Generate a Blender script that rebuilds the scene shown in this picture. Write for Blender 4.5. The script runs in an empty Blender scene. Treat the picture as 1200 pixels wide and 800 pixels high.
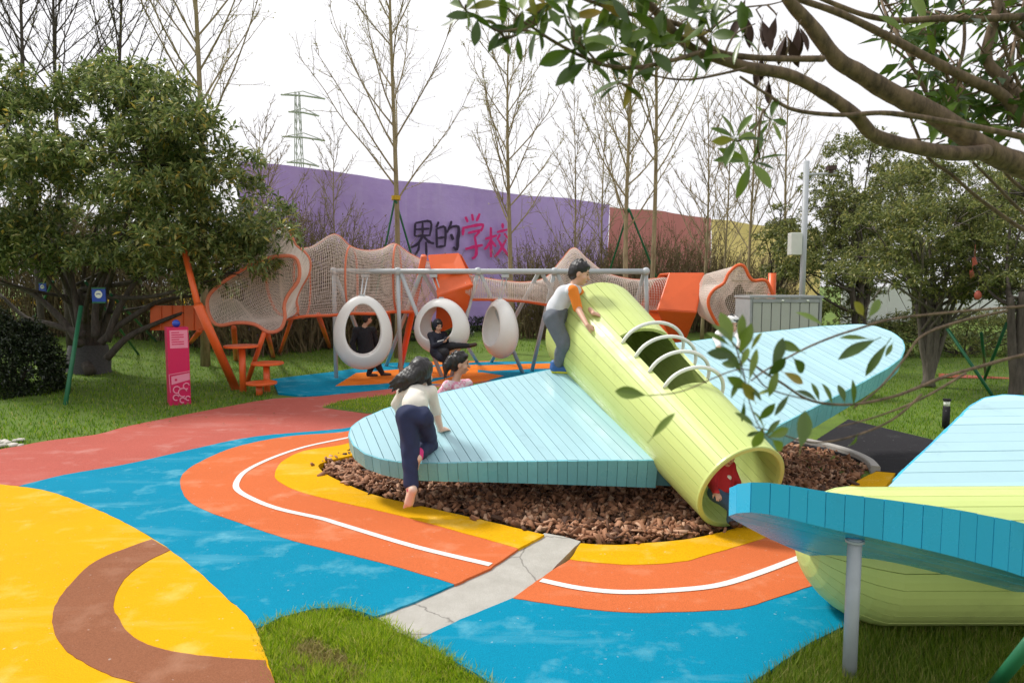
import bpy, math, random
import numpy as np
from mathutils import Vector, Matrix
from mathutils.geometry import tessellate_polygon
random.seed(7); np.random.seed(7)
SC = bpy.context.scene
COL = SC.collection
R = math.radians

# ------------------------------------------------------------------ camera, sky, sun, exposure
FPX, EYE, PITCH = 800.0, 2.1, math.atan(65/800)
cam_d = bpy.data.cameras.new('camera'); cam = bpy.data.objects.new('camera', cam_d); COL.objects.link(cam)
cam_d.sensor_width = 36; cam_d.lens = 24.0; cam_d.clip_start = 0.05; cam_d.clip_end = 3000
cam.location = (0, 0, EYE); cam.rotation_euler = (math.pi/2-PITCH, 0, 0)
cam_d.dof.use_dof = True; cam_d.dof.focus_distance = 6.8; cam_d.dof.aperture_fstop = 3.6
SC.camera = cam
SUN_EL, SUN_AZ = R(52), R(-62)          # azimuth from +Y, clockwise; the light comes from the left and behind the scene
w = bpy.data.worlds.new('World'); SC.world = w; w.use_nodes = True
nt = w.node_tree; nt.nodes.clear()
out = nt.nodes.new('ShaderNodeOutputWorld'); bg = nt.nodes.new('ShaderNodeBackground')
sky = nt.nodes.new('ShaderNodeTexSky'); sky.sky_type = 'NISHITA'; sky.sun_disc = False
sky.sun_elevation = SUN_EL; sky.sun_rotation = SUN_AZ; sky.air_density = 1.0; sky.dust_density = 3.0
hs = nt.nodes.new('ShaderNodeHueSaturation'); hs.inputs['Saturation'].default_value = 0.12
mx = nt.nodes.new('ShaderNodeMix'); mx.data_type = 'RGBA'; mx.inputs[0].default_value = 0.86
tc = nt.nodes.new('ShaderNodeTexCoord'); nz = nt.nodes.new('ShaderNodeTexNoise'); nz.inputs['Scale'].default_value = 1.6; nz.inputs['Detail'].default_value = 4
cr = nt.nodes.new('ShaderNodeValToRGB'); cr.color_ramp.elements[0].color = (4.0, 3.95, 4.2, 1); cr.color_ramp.elements[1].color = (5.3, 5.25, 5.35, 1)
cr.color_ramp.elements[0].position = 0.3; cr.color_ramp.elements[1].position = 0.75
nt.links.new(tc.outputs['Generated'], nz.inputs['Vector']); nt.links.new(nz.outputs['Fac'], cr.inputs['Fac'])
nt.links.new(sky.outputs['Color'], hs.inputs['Color']); nt.links.new(hs.outputs['Color'], mx.inputs[6]); nt.links.new(cr.outputs['Color'], mx.inputs[7])
nt.links.new(mx.outputs[2], bg.inputs['Color']); bg.inputs['Strength'].default_value = 0.1
nt.links.new(bg.outputs['Background'], out.inputs['Surface'])
sl = bpy.data.lights.new('sun', 'SUN'); sl.energy = 1.5; sl.angle = R(10); sl.color = (1, .965, .9)
so = bpy.data.objects.new('sun', sl); COL.objects.link(so)
sd = Vector((math.sin(SUN_AZ)*math.cos(SUN_EL), math.cos(SUN_AZ)*math.cos(SUN_EL), math.sin(SUN_EL)))
so.rotation_euler = sd.to_track_quat('Z', 'Y').to_euler()
SC.view_settings.view_transform = 'Standard'; SC.view_settings.look = 'None'
SC.view_settings.exposure = 1.16; SC.view_settings.gamma = 1
SC.cycles.max_bounces = 6; SC.cycles.transparent_max_bounces = 8
try: SC.cycles.use_denoising = True
except Exception: pass

# ------------------------------------------------------------------ where things stand
cp, sp_ = math.cos(PITCH), math.sin(PITCH)
CAMP = np.array((0, 0, EYE))
def ray(px, py):
    x, y = (px-600)/FPX, -(py-400)/FPX
    return np.array((x, y*sp_+cp, y*cp-sp_))
def G(px, py, z=0.0):
    d = ray(px, py); t = (z-EYE)/d[2]; p = CAMP+d*t; p[2] = z; return p
def AT(px, py, Y):
    d = ray(px, py); return CAMP+d*(Y/d[1])
def PL(px, py, p0, n):
    d = ray(px, py); t = np.dot(np.array(p0)-CAMP, n)/np.dot(d, n); return CAMP+d*t
def nrm(v):
    v = np.array(v, float); return v/(np.linalg.norm(v)+1e-12)

# ------------------------------------------------------------------ building helpers
class MB:
    def __init__(s): s.v = []; s.f = []
    def add(s, vs, fs):
        o = len(s.v); s.v.extend([tuple(float(c) for c in p) for p in vs]); s.f.extend([tuple(i+o for i in f) for f in fs]); return s
    def box(s, c, h, M=None):
        c = np.array(c, float); pts = []
        for dx in (-1, 1):
            for dy in (-1, 1):
                for dz in (-1, 1):
                    p = np.array((dx*h[0], dy*h[1], dz*h[2]))
                    pts.append(c+(M@p if M is not None else p))
        return s.add(pts, [(0,1,3,2),(4,6,7,5),(0,4,5,1),(2,3,7,6),(0,2,6,4),(1,5,7,3)])
    def tube(s, P, r, n=6, caps=True, closed=False):
        P = [np.array(p, float) for p in P]; m = len(P)
        if not hasattr(r, '__len__'): r = [r]*m
        T = []
        for i in range(m):
            if closed: a, b = P[i-1], P[(i+1) % m]
            else: a, b = P[max(i-1,0)], P[min(i+1,m-1)]
            T.append(nrm(b-a))
        u = np.cross(T[0], (0,0,1.0))
        if np.linalg.norm(u) < 1e-3: u = np.cross(T[0], (1.0,0,0))
        u = nrm(u); vs = []
        for i in range(m):
            u = nrm(u-T[i]*np.dot(u, T[i])); v = np.cross(T[i], u)
            for k in range(n):
                a = 2*math.pi*k/n; vs.append(P[i]+r[i]*(u*math.cos(a)+v*math.sin(a)))
        fs = []
        for i in range(m if closed else m-1):
            j = (i+1) % m
            for k in range(n):
                l = (k+1) % n; fs.append((i*n+k, i*n+l, j*n+l, j*n+k))
        if caps and not closed:
            fs.append(tuple(range(n-1,-1,-1))); fs.append(tuple((m-1)*n+k for k in range(n)))
        return s.add(vs, fs)
    def sphere(s, c, r, nu=12, nv=8, M=None):
        c = np.array(c, float)
        if not hasattr(r, '__len__'): r = (r,r,r)
        vs = []; fs = []
        for i in range(nv+1):
            th = math.pi*i/nv
            for k in range(nu):
                ph = 2*math.pi*k/nu
                p = np.array((r[0]*math.sin(th)*math.cos(ph), r[1]*math.sin(th)*math.sin(ph), r[2]*math.cos(th)))
                vs.append(c+(M@p if M is not None else p))
        for i in range(nv):
            for k in range(nu):
                l = (k+1) % nu; fs.append((i*nu+k, (i+1)*nu+k, (i+1)*nu+l, i*nu+l))
        return s.add(vs, fs)
    def prism(s, poly, off):
        "poly: list of 3-D points; off: extrusion vector"
        n = len(poly); off = np.array(off); a = [np.array(p) for p in poly]
        return s.add(a+[p+off for p in a], [tuple(range(n)), tuple(range(2*n-1, n-1, -1))]+[(i, i+n, (i+1) % n+n, (i+1) % n) for i in range(n)])

ORG = {}
def mesh_np(name, V, faces_flat, n_per, mat, smooth=False):
    me = bpy.data.meshes.new(name); V = np.asarray(V, np.float32); nf = len(faces_flat)//n_per
    me.vertices.add(len(V)); me.vertices.foreach_set('co', V.ravel())
    me.loops.add(len(faces_flat)); me.loops.foreach_set('vertex_index', np.asarray(faces_flat, np.int32).ravel())
    me.polygons.add(nf); me.polygons.foreach_set('loop_start', np.arange(0, nf*n_per, n_per, dtype=np.int32))
    me.update(calc_edges=True)
    if smooth: me.polygons.foreach_set('use_smooth', [True]*nf)
    if mat: me.materials.append(mat)
    return me
def link(name, me, parent=None):
    o = bpy.data.objects.new(name, me); COL.objects.link(o)
    if parent is not None: o.parent = parent; ORG[o] = ORG[parent]
    else: ORG[o] = np.zeros(3)
    return o
def obj(name, mb, mat, parent=None, smooth=False, bevel=0, fix=False):
    org = ORG[parent] if parent is not None else np.zeros(3)
    V = np.array(mb.v, float)-org
    me = bpy.data.meshes.new(name); me.from_pydata(V.tolist(), [], mb.f); me.update()
    if smooth: me.polygons.foreach_set('use_smooth', [True]*len(me.polygons))
    if fix:
        import bmesh
        b = bmesh.new(); b.from_mesh(me); bmesh.ops.recalc_face_normals(b, faces=b.faces); b.to_mesh(me); b.free()
    if mat: me.materials.append(mat)
    o = link(name, me, parent)
    if bevel:
        m = o.modifiers.new('bevel', 'BEVEL'); m.width = bevel; m.segments = 2; m.limit_method = 'ANGLE'
    return o
def npobj(name, V, F, n, mat, parent=None, smooth=False):
    org = ORG[parent] if parent is not None else np.zeros(3)
    return link(name, mesh_np(name, np.asarray(V)-org, F, n, mat, smooth), parent)
def thing(name, label, cat, loc=(0,0,0), group=None):
    o = bpy.data.objects.new(name, None); COL.objects.link(o); o.location = tuple(float(c) for c in loc)
    o.empty_display_size = .2; ORG[o] = np.array(loc, float)
    return tag(o, label, cat, group)
def tag(o, label, cat, group=None):
    o['label'] = label; o['category'] = cat
    if group: o['group'] = group
    return o
def struct(o, kind='structure'): o['kind'] = kind; return o
def copy_tree(o, parent=None):
    c = o.copy(); COL.objects.link(c); ORG[c] = ORG[o]
    if parent is not None: c.parent = parent
    for ch in o.children: copy_tree(ch, c)
    return c
def spline(P, n=8, closed=False):
    P = [np.array(p, float) for p in P]; m = len(P); o = []
    for i in range(m if closed else m-1):
        if closed: a, b, c, d = P[i-1], P[i], P[(i+1) % m], P[(i+2) % m]
        else: a, b, c, d = P[max(i-1,0)], P[i], P[i+1], P[min(i+2, m-1)]
        for k in range(n):
            t = k/n; o.append(.5*((2*b)+(-a+c)*t+(2*a-5*b+4*c-d)*t*t+(-a+3*b-3*c+d)*t**3))
    if not closed: o.append(P[-1])
    return o

# ------------------------------------------------------------------ materials
def srgb(r, g, b):
    f = lambda c: ((c/255+.055)/1.055)**2.4 if c/255 > .04045 else c/255/12.92
    return (f(r), f(g), f(b), 1)
class NT:
    def __init__(s, name):
        s.m = bpy.data.materials.new(name); s.m.use_nodes = True; s.t = s.m.node_tree
        s.p = s.t.nodes['Principled BSDF']; s.n = s.t.nodes; s.tc = s.n.new('ShaderNodeTexCoord')
    def l(s, a, b): s.t.links.new(a, b)
    def noise(s, scale, detail=4, rough=.55, co='Object', vec=None):
        n = s.n.new('ShaderNodeTexNoise'); n.inputs['Scale'].default_value = scale; n.inputs['Detail'].default_value = detail; n.inputs['Roughness'].default_value = rough
        s.l(vec if vec is not None else s.tc.outputs[co], n.inputs['Vector']); return n.outputs['Fac']
    def map(s, scale, co='Object', rot=(0,0,0)):
        n = s.n.new('ShaderNodeMapping'); n.inputs['Scale'].default_value = scale; n.inputs['Rotation'].default_value = rot; s.l(s.tc.outputs[co], n.inputs['Vector']); return n.outputs[0]
    def ramp(s, fac, stops):
        r = s.n.new('ShaderNodeValToRGB'); e = r.color_ramp.elements
        while len(e) < len(stops): e.new(.5)
        for i, (p, c) in enumerate(stops): e[i].position = p; e[i].color = c if len(c) == 4 else tuple(c)+(1,)
        s.l(fac, r.inputs['Fac']); return r.outputs['Color']
    def mix(s, fac, a, b, mode='MIX'):
        m = s.n.new('ShaderNodeMix'); m.data_type = 'RGBA'; m.blend_type = mode
        for v, i in ((fac, 0), (a, 6), (b, 7)):
            if hasattr(v, 'node'): s.l(v, m.inputs[i])
            else: m.inputs[i].default_value = v if i == 0 or len(v) == 4 else tuple(v)+(1,)
        return m.outputs[2]
    def math(s, op, a, b=0.0):
        m = s.n.new('ShaderNodeMath'); m.operation = op
        for v, i in ((a, 0), (b, 1)):
            if hasattr(v, 'node'): s.l(v, m.inputs[i])
            else: m.inputs[i].default_value = v
        return m.outputs[0]
    def bump(s, h, strength=.3, dist=.01):
        b = s.n.new('ShaderNodeBump'); b.inputs['Strength'].default_value = strength; b.inputs['Distance'].default_value = dist
        s.l(h, b.inputs['Height']); s.l(b.outputs[0], s.p.inputs['Normal'])
    def col(s, c):
        if hasattr(c, 'node'): s.l(c, s.p.inputs['Base Color'])
        else: s.p.inputs['Base Color'].default_value = c
    def set(s, **k):
        for a, v in k.items(): s.p.inputs[a.replace('_', ' ')].default_value = v
        return s
def scale_c(c, k): return (c[0]*k, c[1]*k, c[2]*k, 1)
def rubber(name, c, wear):
    t = NT(name); g = t.noise(150, 3, .8); big = t.noise(.9, 5, .6); w1 = t.noise(2.3, 6, .62)
    base = t.mix(t.ramp(g, [(.35, (0,0,0)), (.65, (1,1,1))]), scale_c(c, .70), scale_c(c, 1.22))
    base = t.mix(t.ramp(big, [(.35, (0,0,0)), (.7, (.35,.35,.35))]), base, scale_c(c, 1.18))
    wm = t.mix(t.ramp(w1, [(.55, (0,0,0)), (.72, (.42,.42,.42))]), base, wear)
    st = t.noise(1.0, 5, .65, vec=t.map((.5, 2.4, 1)))
    wm = t.mix(t.ramp(st, [(.56, (0,0,0)), (.76, (.34,.34,.34))]), wm, wear)
    dk = t.noise(14, 3, .7); wm = t.mix(t.ramp(dk, [(.70, (0,0,0)), (.76, (.5,.5,.5))]), wm, scale_c(c, .55))
    sp = t.noise(34, 2, .5); wm = t.mix(t.ramp(sp, [(.72, (0,0,0)), (.76, (.35,.35,.35))]), wm, (.6,.6,.56,1))
    t.col(wm); t.set(Roughness=.82); t.p.inputs['Specular IOR Level'].default_value = .08; t.bump(t.math('ADD', g, t.math('MULTIPLY', t.noise(9, 2), .6)), .35, .006); return t.m
def paint(name, c, rough=.35, var=.1, streak=.15, coat=0.0):
    t = NT(name); oi = t.n.new('ShaderNodeObjectInfo')
    a = t.mix(oi.outputs['Random'], scale_c(c, 1-var), scale_c(c, 1+var*.6))
    n = t.noise(3.5, 6, .65); a = t.mix(t.ramp(n, [(.45, (0,0,0)), (.75, (streak,)*3)]), a, scale_c(c, .55))
    n2 = t.noise(26, 4, .7); a = t.mix(t.ramp(n2, [(.66, (0,0,0)), (.74, (.35,.35,.35))]), a, (min(1,c[0]*1.1+.1), min(1,c[1]*1.1+.1), min(1,c[2]*1.1+.1), 1))
    sc = t.noise(1.7, 7, .7); a = t.mix(t.ramp(sc, [(.58, (0,0,0)), (.66, (.30,)*3)]), a, scale_c(c, .62))
    t.col(a); t.set(Roughness=rough); t.p.inputs['Coat Weight'].default_value = coat
    t.l(t.ramp(n, [(.3, (rough*.75,)*3), (.7, (min(1,rough*1.4),)*3)]), t.p.inputs['Roughness'])
    t.bump(n2, .12, .004); return t.m
def plain(name, c, rough=.6, var=.12, scale=8, metal=0.0, bump=.1):
    t = NT(name); n = t.noise(scale, 5, .6)
    t.col(t.mix(n, scale_c(c, 1-var*2), scale_c(c, 1+var*2))); t.set(Roughness=rough, Metallic=metal)
    if bump: t.bump(n, bump, .01)
    return t.m
def leafmat(name, stops, rough=.45, trans=.25):
    t = NT(name); gi = t.n.new('ShaderNodeNewGeometry')
    c = t.ramp(gi.outputs['Random Per Island'], stops); t.col(c); t.set(Roughness=rough)
    if trans:
        tr = t.n.new('ShaderNodeBsdfTranslucent'); ms = t.n.new('ShaderNodeMixShader'); ms.inputs[0].default_value = trans
        o = t.n['Material Output']; t.l(c, tr.inputs['Color']); t.l(t.p.outputs[0], ms.inputs[1]); t.l(tr.outputs[0], ms.inputs[2]); t.l(ms.outputs[0], o.inputs['Surface'])
    return t.m
def bark(name, a, b, scale=14):
    t = NT(name); v = t.map((1, 1, .25)); n = t.noise(scale, 6, .7, vec=v)
    t.col(t.ramp(n, [(.3, a), (.7, b)])); t.set(Roughness=.9); t.bump(n, .6, .01); return t.m

M = {}
YEL = srgb(240, 176, 0)
M['yellow'] = rubber('yellow_rubber', (.66, .345, .003, 1), (.80, .58, .18, 1))
M['blue'] = rubber('blue_rubber', (.001, .215, .345, 1), (.22, .52, .60, 1))
M['orange'] = rubber('orange_rubber', (.56, .135, .045, 1), (.68, .32, .19, 1))
M['bright_orange'] = rubber('bright_orange_rubber', (.74, .19, .02, 1), (.75, .40, .15, 1))
M['red'] = rubber('red_rubber', (.42, .105, .08, 1), (.56, .30, .26, 1))
M['brown'] = rubber('brown_rubber', (.25, .10, .052, 1), (.42, .23, .15, 1))
M['white_line'] = rubber('white_line_rubber', (.72, .70, .66, 1), (.6, .55, .5, 1))
M['asphalt'] = rubber('black_rubber', (.028, .027, .03, 1), (.07, .07, .07, 1))
M['plank_blue'] = paint('light_blue_paint', (.38, .61, .67, 1), .17, .08, .12)
M['rim_blue'] = paint('teal_blue_paint', (.18, .54, .63, 1), .28, .12, .25)
M['rim_cyan'] = paint('cyan_paint', (.035, .48, .78, 1), .25, .07, .10)
M['core_blue'] = plain('joint_blue', (.06, .20, .25, 1), .6)
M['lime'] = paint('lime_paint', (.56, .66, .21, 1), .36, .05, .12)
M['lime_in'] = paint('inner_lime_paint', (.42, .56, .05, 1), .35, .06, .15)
M['white_metal'] = plain('white_powder_coat', (.82, .85, .78, 1), .3, .05)
M['grey_metal'] = plain('grey_steel', (.34, .37, .40, 1), .4, .1, 6)
M['galv'] = plain('silver_paint_steel', (.50, .53, .55, 1), .38, .06, 5)
M['egg'] = plain('white_plastic', (.80, .79, .76, 1), .35, .03, 3, bump=0)
M['steel_orange'] = paint('orange_steel_paint', (.80, .13, .025, 1), .35, .05, .12)
M['rope_orange'] = plain('orange_rope', (.66, .20, .11, 1), .8, .2, 60)
M['net'] = plain('beige_rope', (.84, .72, .64, 1), .85, .12, 30)
M['magenta'] = paint('magenta_paint', (.60, .005, .09, 1), .4, .03, .08)
M['magenta_print'] = plain('pale_pink_print', (.78, .26, .38, 1), .5, .05)
M['blue_gloss'] = plain('blue_plastic', (.012, .06, .42, 1), .2, .1)
M['green_pole'] = paint('dark_green_paint', (.012, .13, .055, 1), .45, .05, .2)
M['trunk'] = bark('dark_trunk_bark', (.035, .028, .022, 1), (.11, .09, .075, 1))
M['trunk_grey'] = bark('grey_trunk_bark', (.09, .075, .065, 1), (.22, .19, .16, 1))
M['bare'] = bark('pale_bare_bark', (.17, .13, .07, 1), (.40, .33, .19, 1), 10)
M['fg_bark'] = bark('foreground_branch_bark', (.04, .027, .017, 1), (.24, .165, .10, 1), 30)
M['twig'] = bark('brown_twig', (.075, .055, .03, 1), (.25, .19, .10, 1), 10)
M['leaf_l'] = leafmat('evergreen_leaf', [(0, (.05,.085,.026)), (.35, (.14,.20,.055)), (.75, (.27,.33,.11)), (.94, (.42,.42,.16)), (1, (.54,.40,.06))], .30, .40)
M['leaf_r'] = leafmat('olive_evergreen_leaf', [(0, (.06,.08,.028)), (.4, (.17,.205,.06)), (.85, (.29,.31,.10)), (1, (.42,.37,.11))], .36, .40)
M['leaf_bush'] = leafmat('dark_bush_leaf', [(0, (.008,.014,.007)), (.6, (.025,.04,.016)), (1, (.06,.085,.035))], .3, .1)
M['leaf_fg'] = leafmat('large_green_leaf', [(0, (.03,.07,.012)), (1, (.10,.17,.02))], .32, .3)
M['leaf_dead'] = plain('dry_brown_leaf', (.05, .022, .014, 1), .8)
M['bud'] = leafmat('pale_green_bud', [(0, (.25,.27,.07)), (1, (.42,.40,.12))], .6, .3)
M['dry'] = leafmat('dry_leaf', [(0, (.10,.07,.03)), (.6, (.22,.16,.07)), (1, (.16,.17,.05))], .7, .3)
M['grass'] = leafmat('grass_blade', [(0, (.13,.24,.008)), (.5, (.30,.46,.012)), (.85, (.50,.58,.04)), (1, (.62,.52,.20))], .55, .55)
M['lawn_blade'] = leafmat('lawn_blade', [(0, (.06,.15,.004)), (.55, (.15,.30,.008)), (.92, (.28,.40,.02)), (1, (.50,.44,.16))], .55, .45)
M['dry_grass'] = leafmat('dry_grass_blade', [(0, (.16,.15,.03)), (.6, (.32,.27,.07)), (1, (.50,.40,.18))], .7, .3)
M['grass_dark'] = leafmat('shaded_grass_blade', [(0, (.08,.15,.008)), (.7, (.20,.30,.014)), (1, (.42,.36,.13))], .55, .45)  # darker copy of the grass colours, shade under the hull put into them
t = NT('lawn_soil'); n = t.noise(2.2, 6, .65); n2 = t.noise(40, 4, .7)
t.col(t.mix(t.ramp(n2, [(.3,(0,0,0)),(.7,(1,1,1))]), t.ramp(n, [(.3, (.07,.15,.006)), (.6, (.14,.26,.010)), (.8, (.22,.30,.03))]), (.09,.12,.025,1))); t.set(Roughness=.95); t.bump(n2, .8, .03); M['lawn'] = t.m
M['soil'] = plain('dark_soil', (.05, .033, .022, 1), .95, .25, 20, bump=.6)
M['chip'] = leafmat('bark_chip', [(0, (.06,.026,.014)), (.35, (.22,.092,.042)), (.8, (.40,.19,.10)), (1, (.55,.34,.22))], .8, 0)
t = NT('worn_concrete'); n = t.noise(5, 7, .7); n2 = t.noise(70, 3, .6); v = t.n.new('ShaderNodeTexVoronoi'); v.feature = 'DISTANCE_TO_EDGE'; v.inputs['Scale'].default_value = 1.3
t.l(t.mix(.12, t.tc.outputs['Object'], t.noise(4, 4)), v.inputs['Vector'])
c = t.mix(n2, t.ramp(n, [(.3, (.30,.285,.25)), (.7, (.50,.48,.44))]), (.38,.36,.32,1))
c = t.mix(t.ramp(v.outputs['Distance'], [(.0, (.75,.75,.75)), (.012, (0,0,0))]), c, (.10,.09,.08,1))
t.col(c); t.set(Roughness=.85); t.bump(t.math('ADD', n, n2), .4, .01); M['concrete'] = t.m
M['kerb'] = plain('kerb_concrete', (.42, .40, .37, 1), .85, .12, 25, bump=.4)
t = NT('purple_banner_cloth'); n = t.noise(1.1, 6, .65); st = t.noise(1.0, 5, .6, vec=t.map((2.2, 2.2, .25))); wr = t.noise(2.4, 4, .6, vec=t.map((1, 1, 1.8), rot=(0, .6, .3)))
c = t.mix(t.ramp(n, [(.3, (0,0,0)), (.75, (1,1,1))]), (.44,.30,.68,1), (.52,.38,.74,1)); c = t.mix(t.ramp(st, [(.55, (0,0,0)), (.75, (.4,.4,.4))]), c, (.62,.50,.78,1))
t.col(c); t.set(Roughness=.65); t.bump(wr, .3, .06); M['purple'] = t.m
M['maroon'] = plain('maroon_banner_cloth', (.52, .18, .17, 1), .7, .1, .6)
M['ochre'] = plain('yellow_banner_cloth', (.82, .64, .24, 1), .7, .12, .8)
M['ink'] = plain('dark_lettering', (.03, .014, .05, 1), .7)
M['pink_ink'] = plain('pink_lettering', (.72, .015, .20, 1), .7)
M['cabinet'] = plain('grey_sheet_metal', (.40, .42, .38, 1), .5, .05, 4)
M['cabinet_edge'] = plain('grey_metal_trim', (.30, .32, .33, 1), .5)
M['hoarding'] = plain('white_hoarding', (.75, .75, .78, 1), .6, .03)
M['flower'] = leafmat('yellow_flower', [(0, (.5,.28,.01)), (1, (.75,.5,.03))], .6, .2)
M['stone'] = plain('pale_stone', (.55, .52, .46, 1), .85, .15, 12)
M['red_lantern'] = plain('red_cloth', (.42, .09, .06, 1), .6)
M['skin'] = plain('skin', (.62, .36, .25, 1), .5, .04, 20, bump=0)
M['sole'] = plain('bare_foot_skin', (.70, .47, .36, 1), .5, .04, 20, bump=0)
M['hair'] = plain('black_hair', (.012, .010, .010, 1), .4, .3, 60, bump=.4)
M['white_top'] = plain('white_cotton', (.74, .72, .70, 1), .85, .05, 9)
M['cream'] = plain('cream_cotton', (.70, .66, .58, 1), .85, .05, 9)
M['grey_shirt'] = plain('pale_grey_cotton', (.60, .62, .66, 1), .85, .06, 9)
M['orange_sleeve'] = plain('orange_cotton', (.80, .22, .02, 1), .85, .05, 9)
M['navy'] = plain('navy_cotton', (.018, .026, .075, 1), .85, .15, 9)
M['grey_trouser'] = plain('grey_cotton', (.12, .135, .16, 1), .85, .12, 9)
M['black_coat'] = plain('black_wool', (.014, .014, .018, 1), .85, .2, 9)
M['dark_coat'] = plain('dark_navy_wool', (.012, .014, .028, 1), .8, .2, 9)
t = NT('pink_print_cotton'); n = t.noise(16, 2, .5); t.col(t.ramp(n, [(.40, (.80,.66,.70)), (.5, (.78,.45,.55)), (.56, (.75,.16,.32)), (.62, (.80,.68,.72))])); t.set(Roughness=.85); M['pink_top'] = t.m
M['pink_sock'] = plain('pink_sock', (.70, .04, .22, 1), .8)
M['red_top'] = plain('red_cotton', (.50, .02, .03, 1), .8)
M['jeans'] = plain('blue_denim', (.06, .12, .22, 1), .85, .15, 30)
M['shoe_y'] = plain('yellow_shoe', (.65, .62, .03, 1), .5)
M['shoe_b'] = plain('blue_shoe', (.03, .12, .35, 1), .5)
M['shoe_k'] = plain('dark_leather', (.05, .02, .012, 1), .5)
M['eye'] = plain('dark_eye', (.01, .008, .006, 1), .2)
M['lip'] = plain('lip', (.48, .17, .14, 1), .5)

# ------------------------------------------------------------------ ground
def terr(x, y):
    x = np.asarray(x, float); y = np.asarray(y, float)
    d = np.hypot(x, y); z = -.03+np.clip(d-17.5, 0, 22)*.030
    z = z+np.clip((-x-7.5)*.05, 0, .35)*np.clip((y-9)/4, 0, 1)
    inside = ((x+.3)/3.9)**2+((y-6.9)/2.6)**2 < 1
    return z-inside*.13
xs = np.concatenate([-np.geomspace(1500, 30, 14), np.arange(-29, 29.1, .5), np.geomspace(30, 1500, 14)])
ys = np.concatenate([-np.geomspace(1500, 5, 14), np.arange(-4, 45.1, .4), np.geomspace(47, 1500, 14)])
X, Y = np.meshgrid(xs, ys); Z = terr(X, Y); nx = len(xs)
i = np.arange(len(ys)-1)[:, None]*nx+np.arange(nx-1)[None, :]
struct(npobj('ground', np.stack([X, Y, Z], -1).reshape(-1, 3), np.stack([i, i+1, i+nx+1, i+nx], -1).ravel(), 4, M['lawn'], smooth=True))

def dens(P, step=.12):
    o = []
    for a, b in zip(P, P[1:]+P[:1]):
        n = max(1, int(np.linalg.norm(b-a)/step)); o += [a+(b-a)*k/n for k in range(n)]
    return o
def rough_edge(a, b): return .0018*(math.sin(41*a+17*b)+math.sin(23*b-67*a+1.3)+.7*math.sin(97*a+83*b))
def sheet(name, pts, z, mat, smooth_px=True, skirt=.08, kind='structure', raw=False):
    P = pts if raw else [G(p[0], p[1], z) for p in pts]
    P = [np.array((p[0], p[1], z)) for p in P]
    if name not in ('bark_bed',): P = [p+np.array((rough_edge(p[0], p[1]), rough_edge(p[1]+3.7, p[0]-1.9), 0)) for p in dens(P, .06)]
    tri = tessellate_polygon([[Vector(p) for p in P]]); n = len(P); mb = MB()
    area = sum(P[k][0]*P[(k+1) % n][1]-P[(k+1) % n][0]*P[k][1] for k in range(n))
    fs = []
    for a, b, c in tri:
        s = np.cross(P[b]-P[a], P[c]-P[a])[2]; fs.append((a, b, c) if s > 0 else (a, c, b))
    mb.add(P, fs)
    if skirt:
        Q = [p-np.array((0,0,skirt)) for p in P]; mb.add(P+Q, [((k+1) % n, k, k+n, (k+1) % n+n) if area > 0 else (k, (k+1) % n, (k+1) % n+n, k+n) for k in range(n)])
    o = obj(name, mb, mat); struct(o, kind); return o
def curve(P, n=5): return [(float(p[0]), float(p[1])) for p in spline([(a, b, 0) for a, b in P], n)]

YO_L = curve([(430,512),(400,521),(356,528),(330,541),(322,556),(330,566),(356,577),(400,588),(470,604),(540,623),(608,642)])
YI_L = curve([(430,529),(400,536),(380,541),(373,546),(381,554),(400,564),(440,580),(505,595),(575,611),(638,626)])
YO_R = curve([(668,655),(697,658.5),(750,661),(800,657),(824,651),(898,629),(950,608),(1000,592),(1031,579)])
YI_R = curve([(680,636),(715,638),(750,636.5),(800,632),(837,625),(880,613),(940,592),(983,575),(1012,559)])
OO_L = curve([(440,498),(400,506),(337,511),(281,522),(244,536),(217,552),(211,567),(221,586),(244,599),(281,612),(337,631),(400,647),(470,665),(533,684)])
OO_R = curve([(601,700),(645,707),(697,714),(750,717),(800,716),(867,712),(911,699),(951,686),(1010,668),(1080,640)])
BT = curve([(22,569),(75,556),(150,543),(225,526),(300,511),(400,502),(440,493)])
YB = curve([(0,567),(56,575),(112,596),(150,614),(180,631),(199,644),(232,669),(262,697),(285,717),(300,736)])
sheet('yellow_border', YO_L+YI_L[::-1], .016, M['yellow'])
sheet('yellow_border', YO_R+[(1049,554),(1027,552)]+YI_R[::-1], .016, M['yellow'])
sheet('orange_track', OO_L+[(575,665)]+YO_L[::-1], .012, M['orange'])
sheet('orange_track', OO_R+YO_R[::-1]+[(645,669)], .012, M['orange'])
sheet('blue_field', BT+OO_L+[(487,704),(440,722),(420,715),(400,711),(370,712),(330,722)]+YB[::-1][:-4], .008, M['blue'])
sheet('blue_field', OO_R+[(1080,690),(1020,715),(985,735),(950,752),(880,800),(860,815),(640,840),(577,800),(530,772),(489,749),(540,725)], .008, M['blue'])
BO = curve([(178,631),(150,641),(112,657),(82,684),(64,710),(62,732),(75,759),(101,777),(131,791),(169,801),(230,815),(330,828)])
BI = curve([(199,644),(169,659),(146,678),(134,702),(137,721),(157,746),(187,759),(232,767),(311,773)])
sheet('brown_band', BO+[(322,800)]+BI[::-1], .024, M['brown'])
sheet('yellow_field', YB+[(311,766),(322,800),(330,830),(330,900),(0,940),(-300,900),(-400,700),(-260,585),(-90,566)], .020, M['yellow'])
sheet('red_path', curve([(-320,590),(-100,540),(0,526),(56,516),(112,509),(150,499),(225,484),(262,477),(319,467),(375,464),(430,457),(500,447),(560,440),(700,432),(900,426)],3)+[(900,434),(700,452),(560,478),(440,492)]+BT[::-1]+YB[:3][::-1]+[(-90,565),(-260,584)], .004, M['red'])
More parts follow.
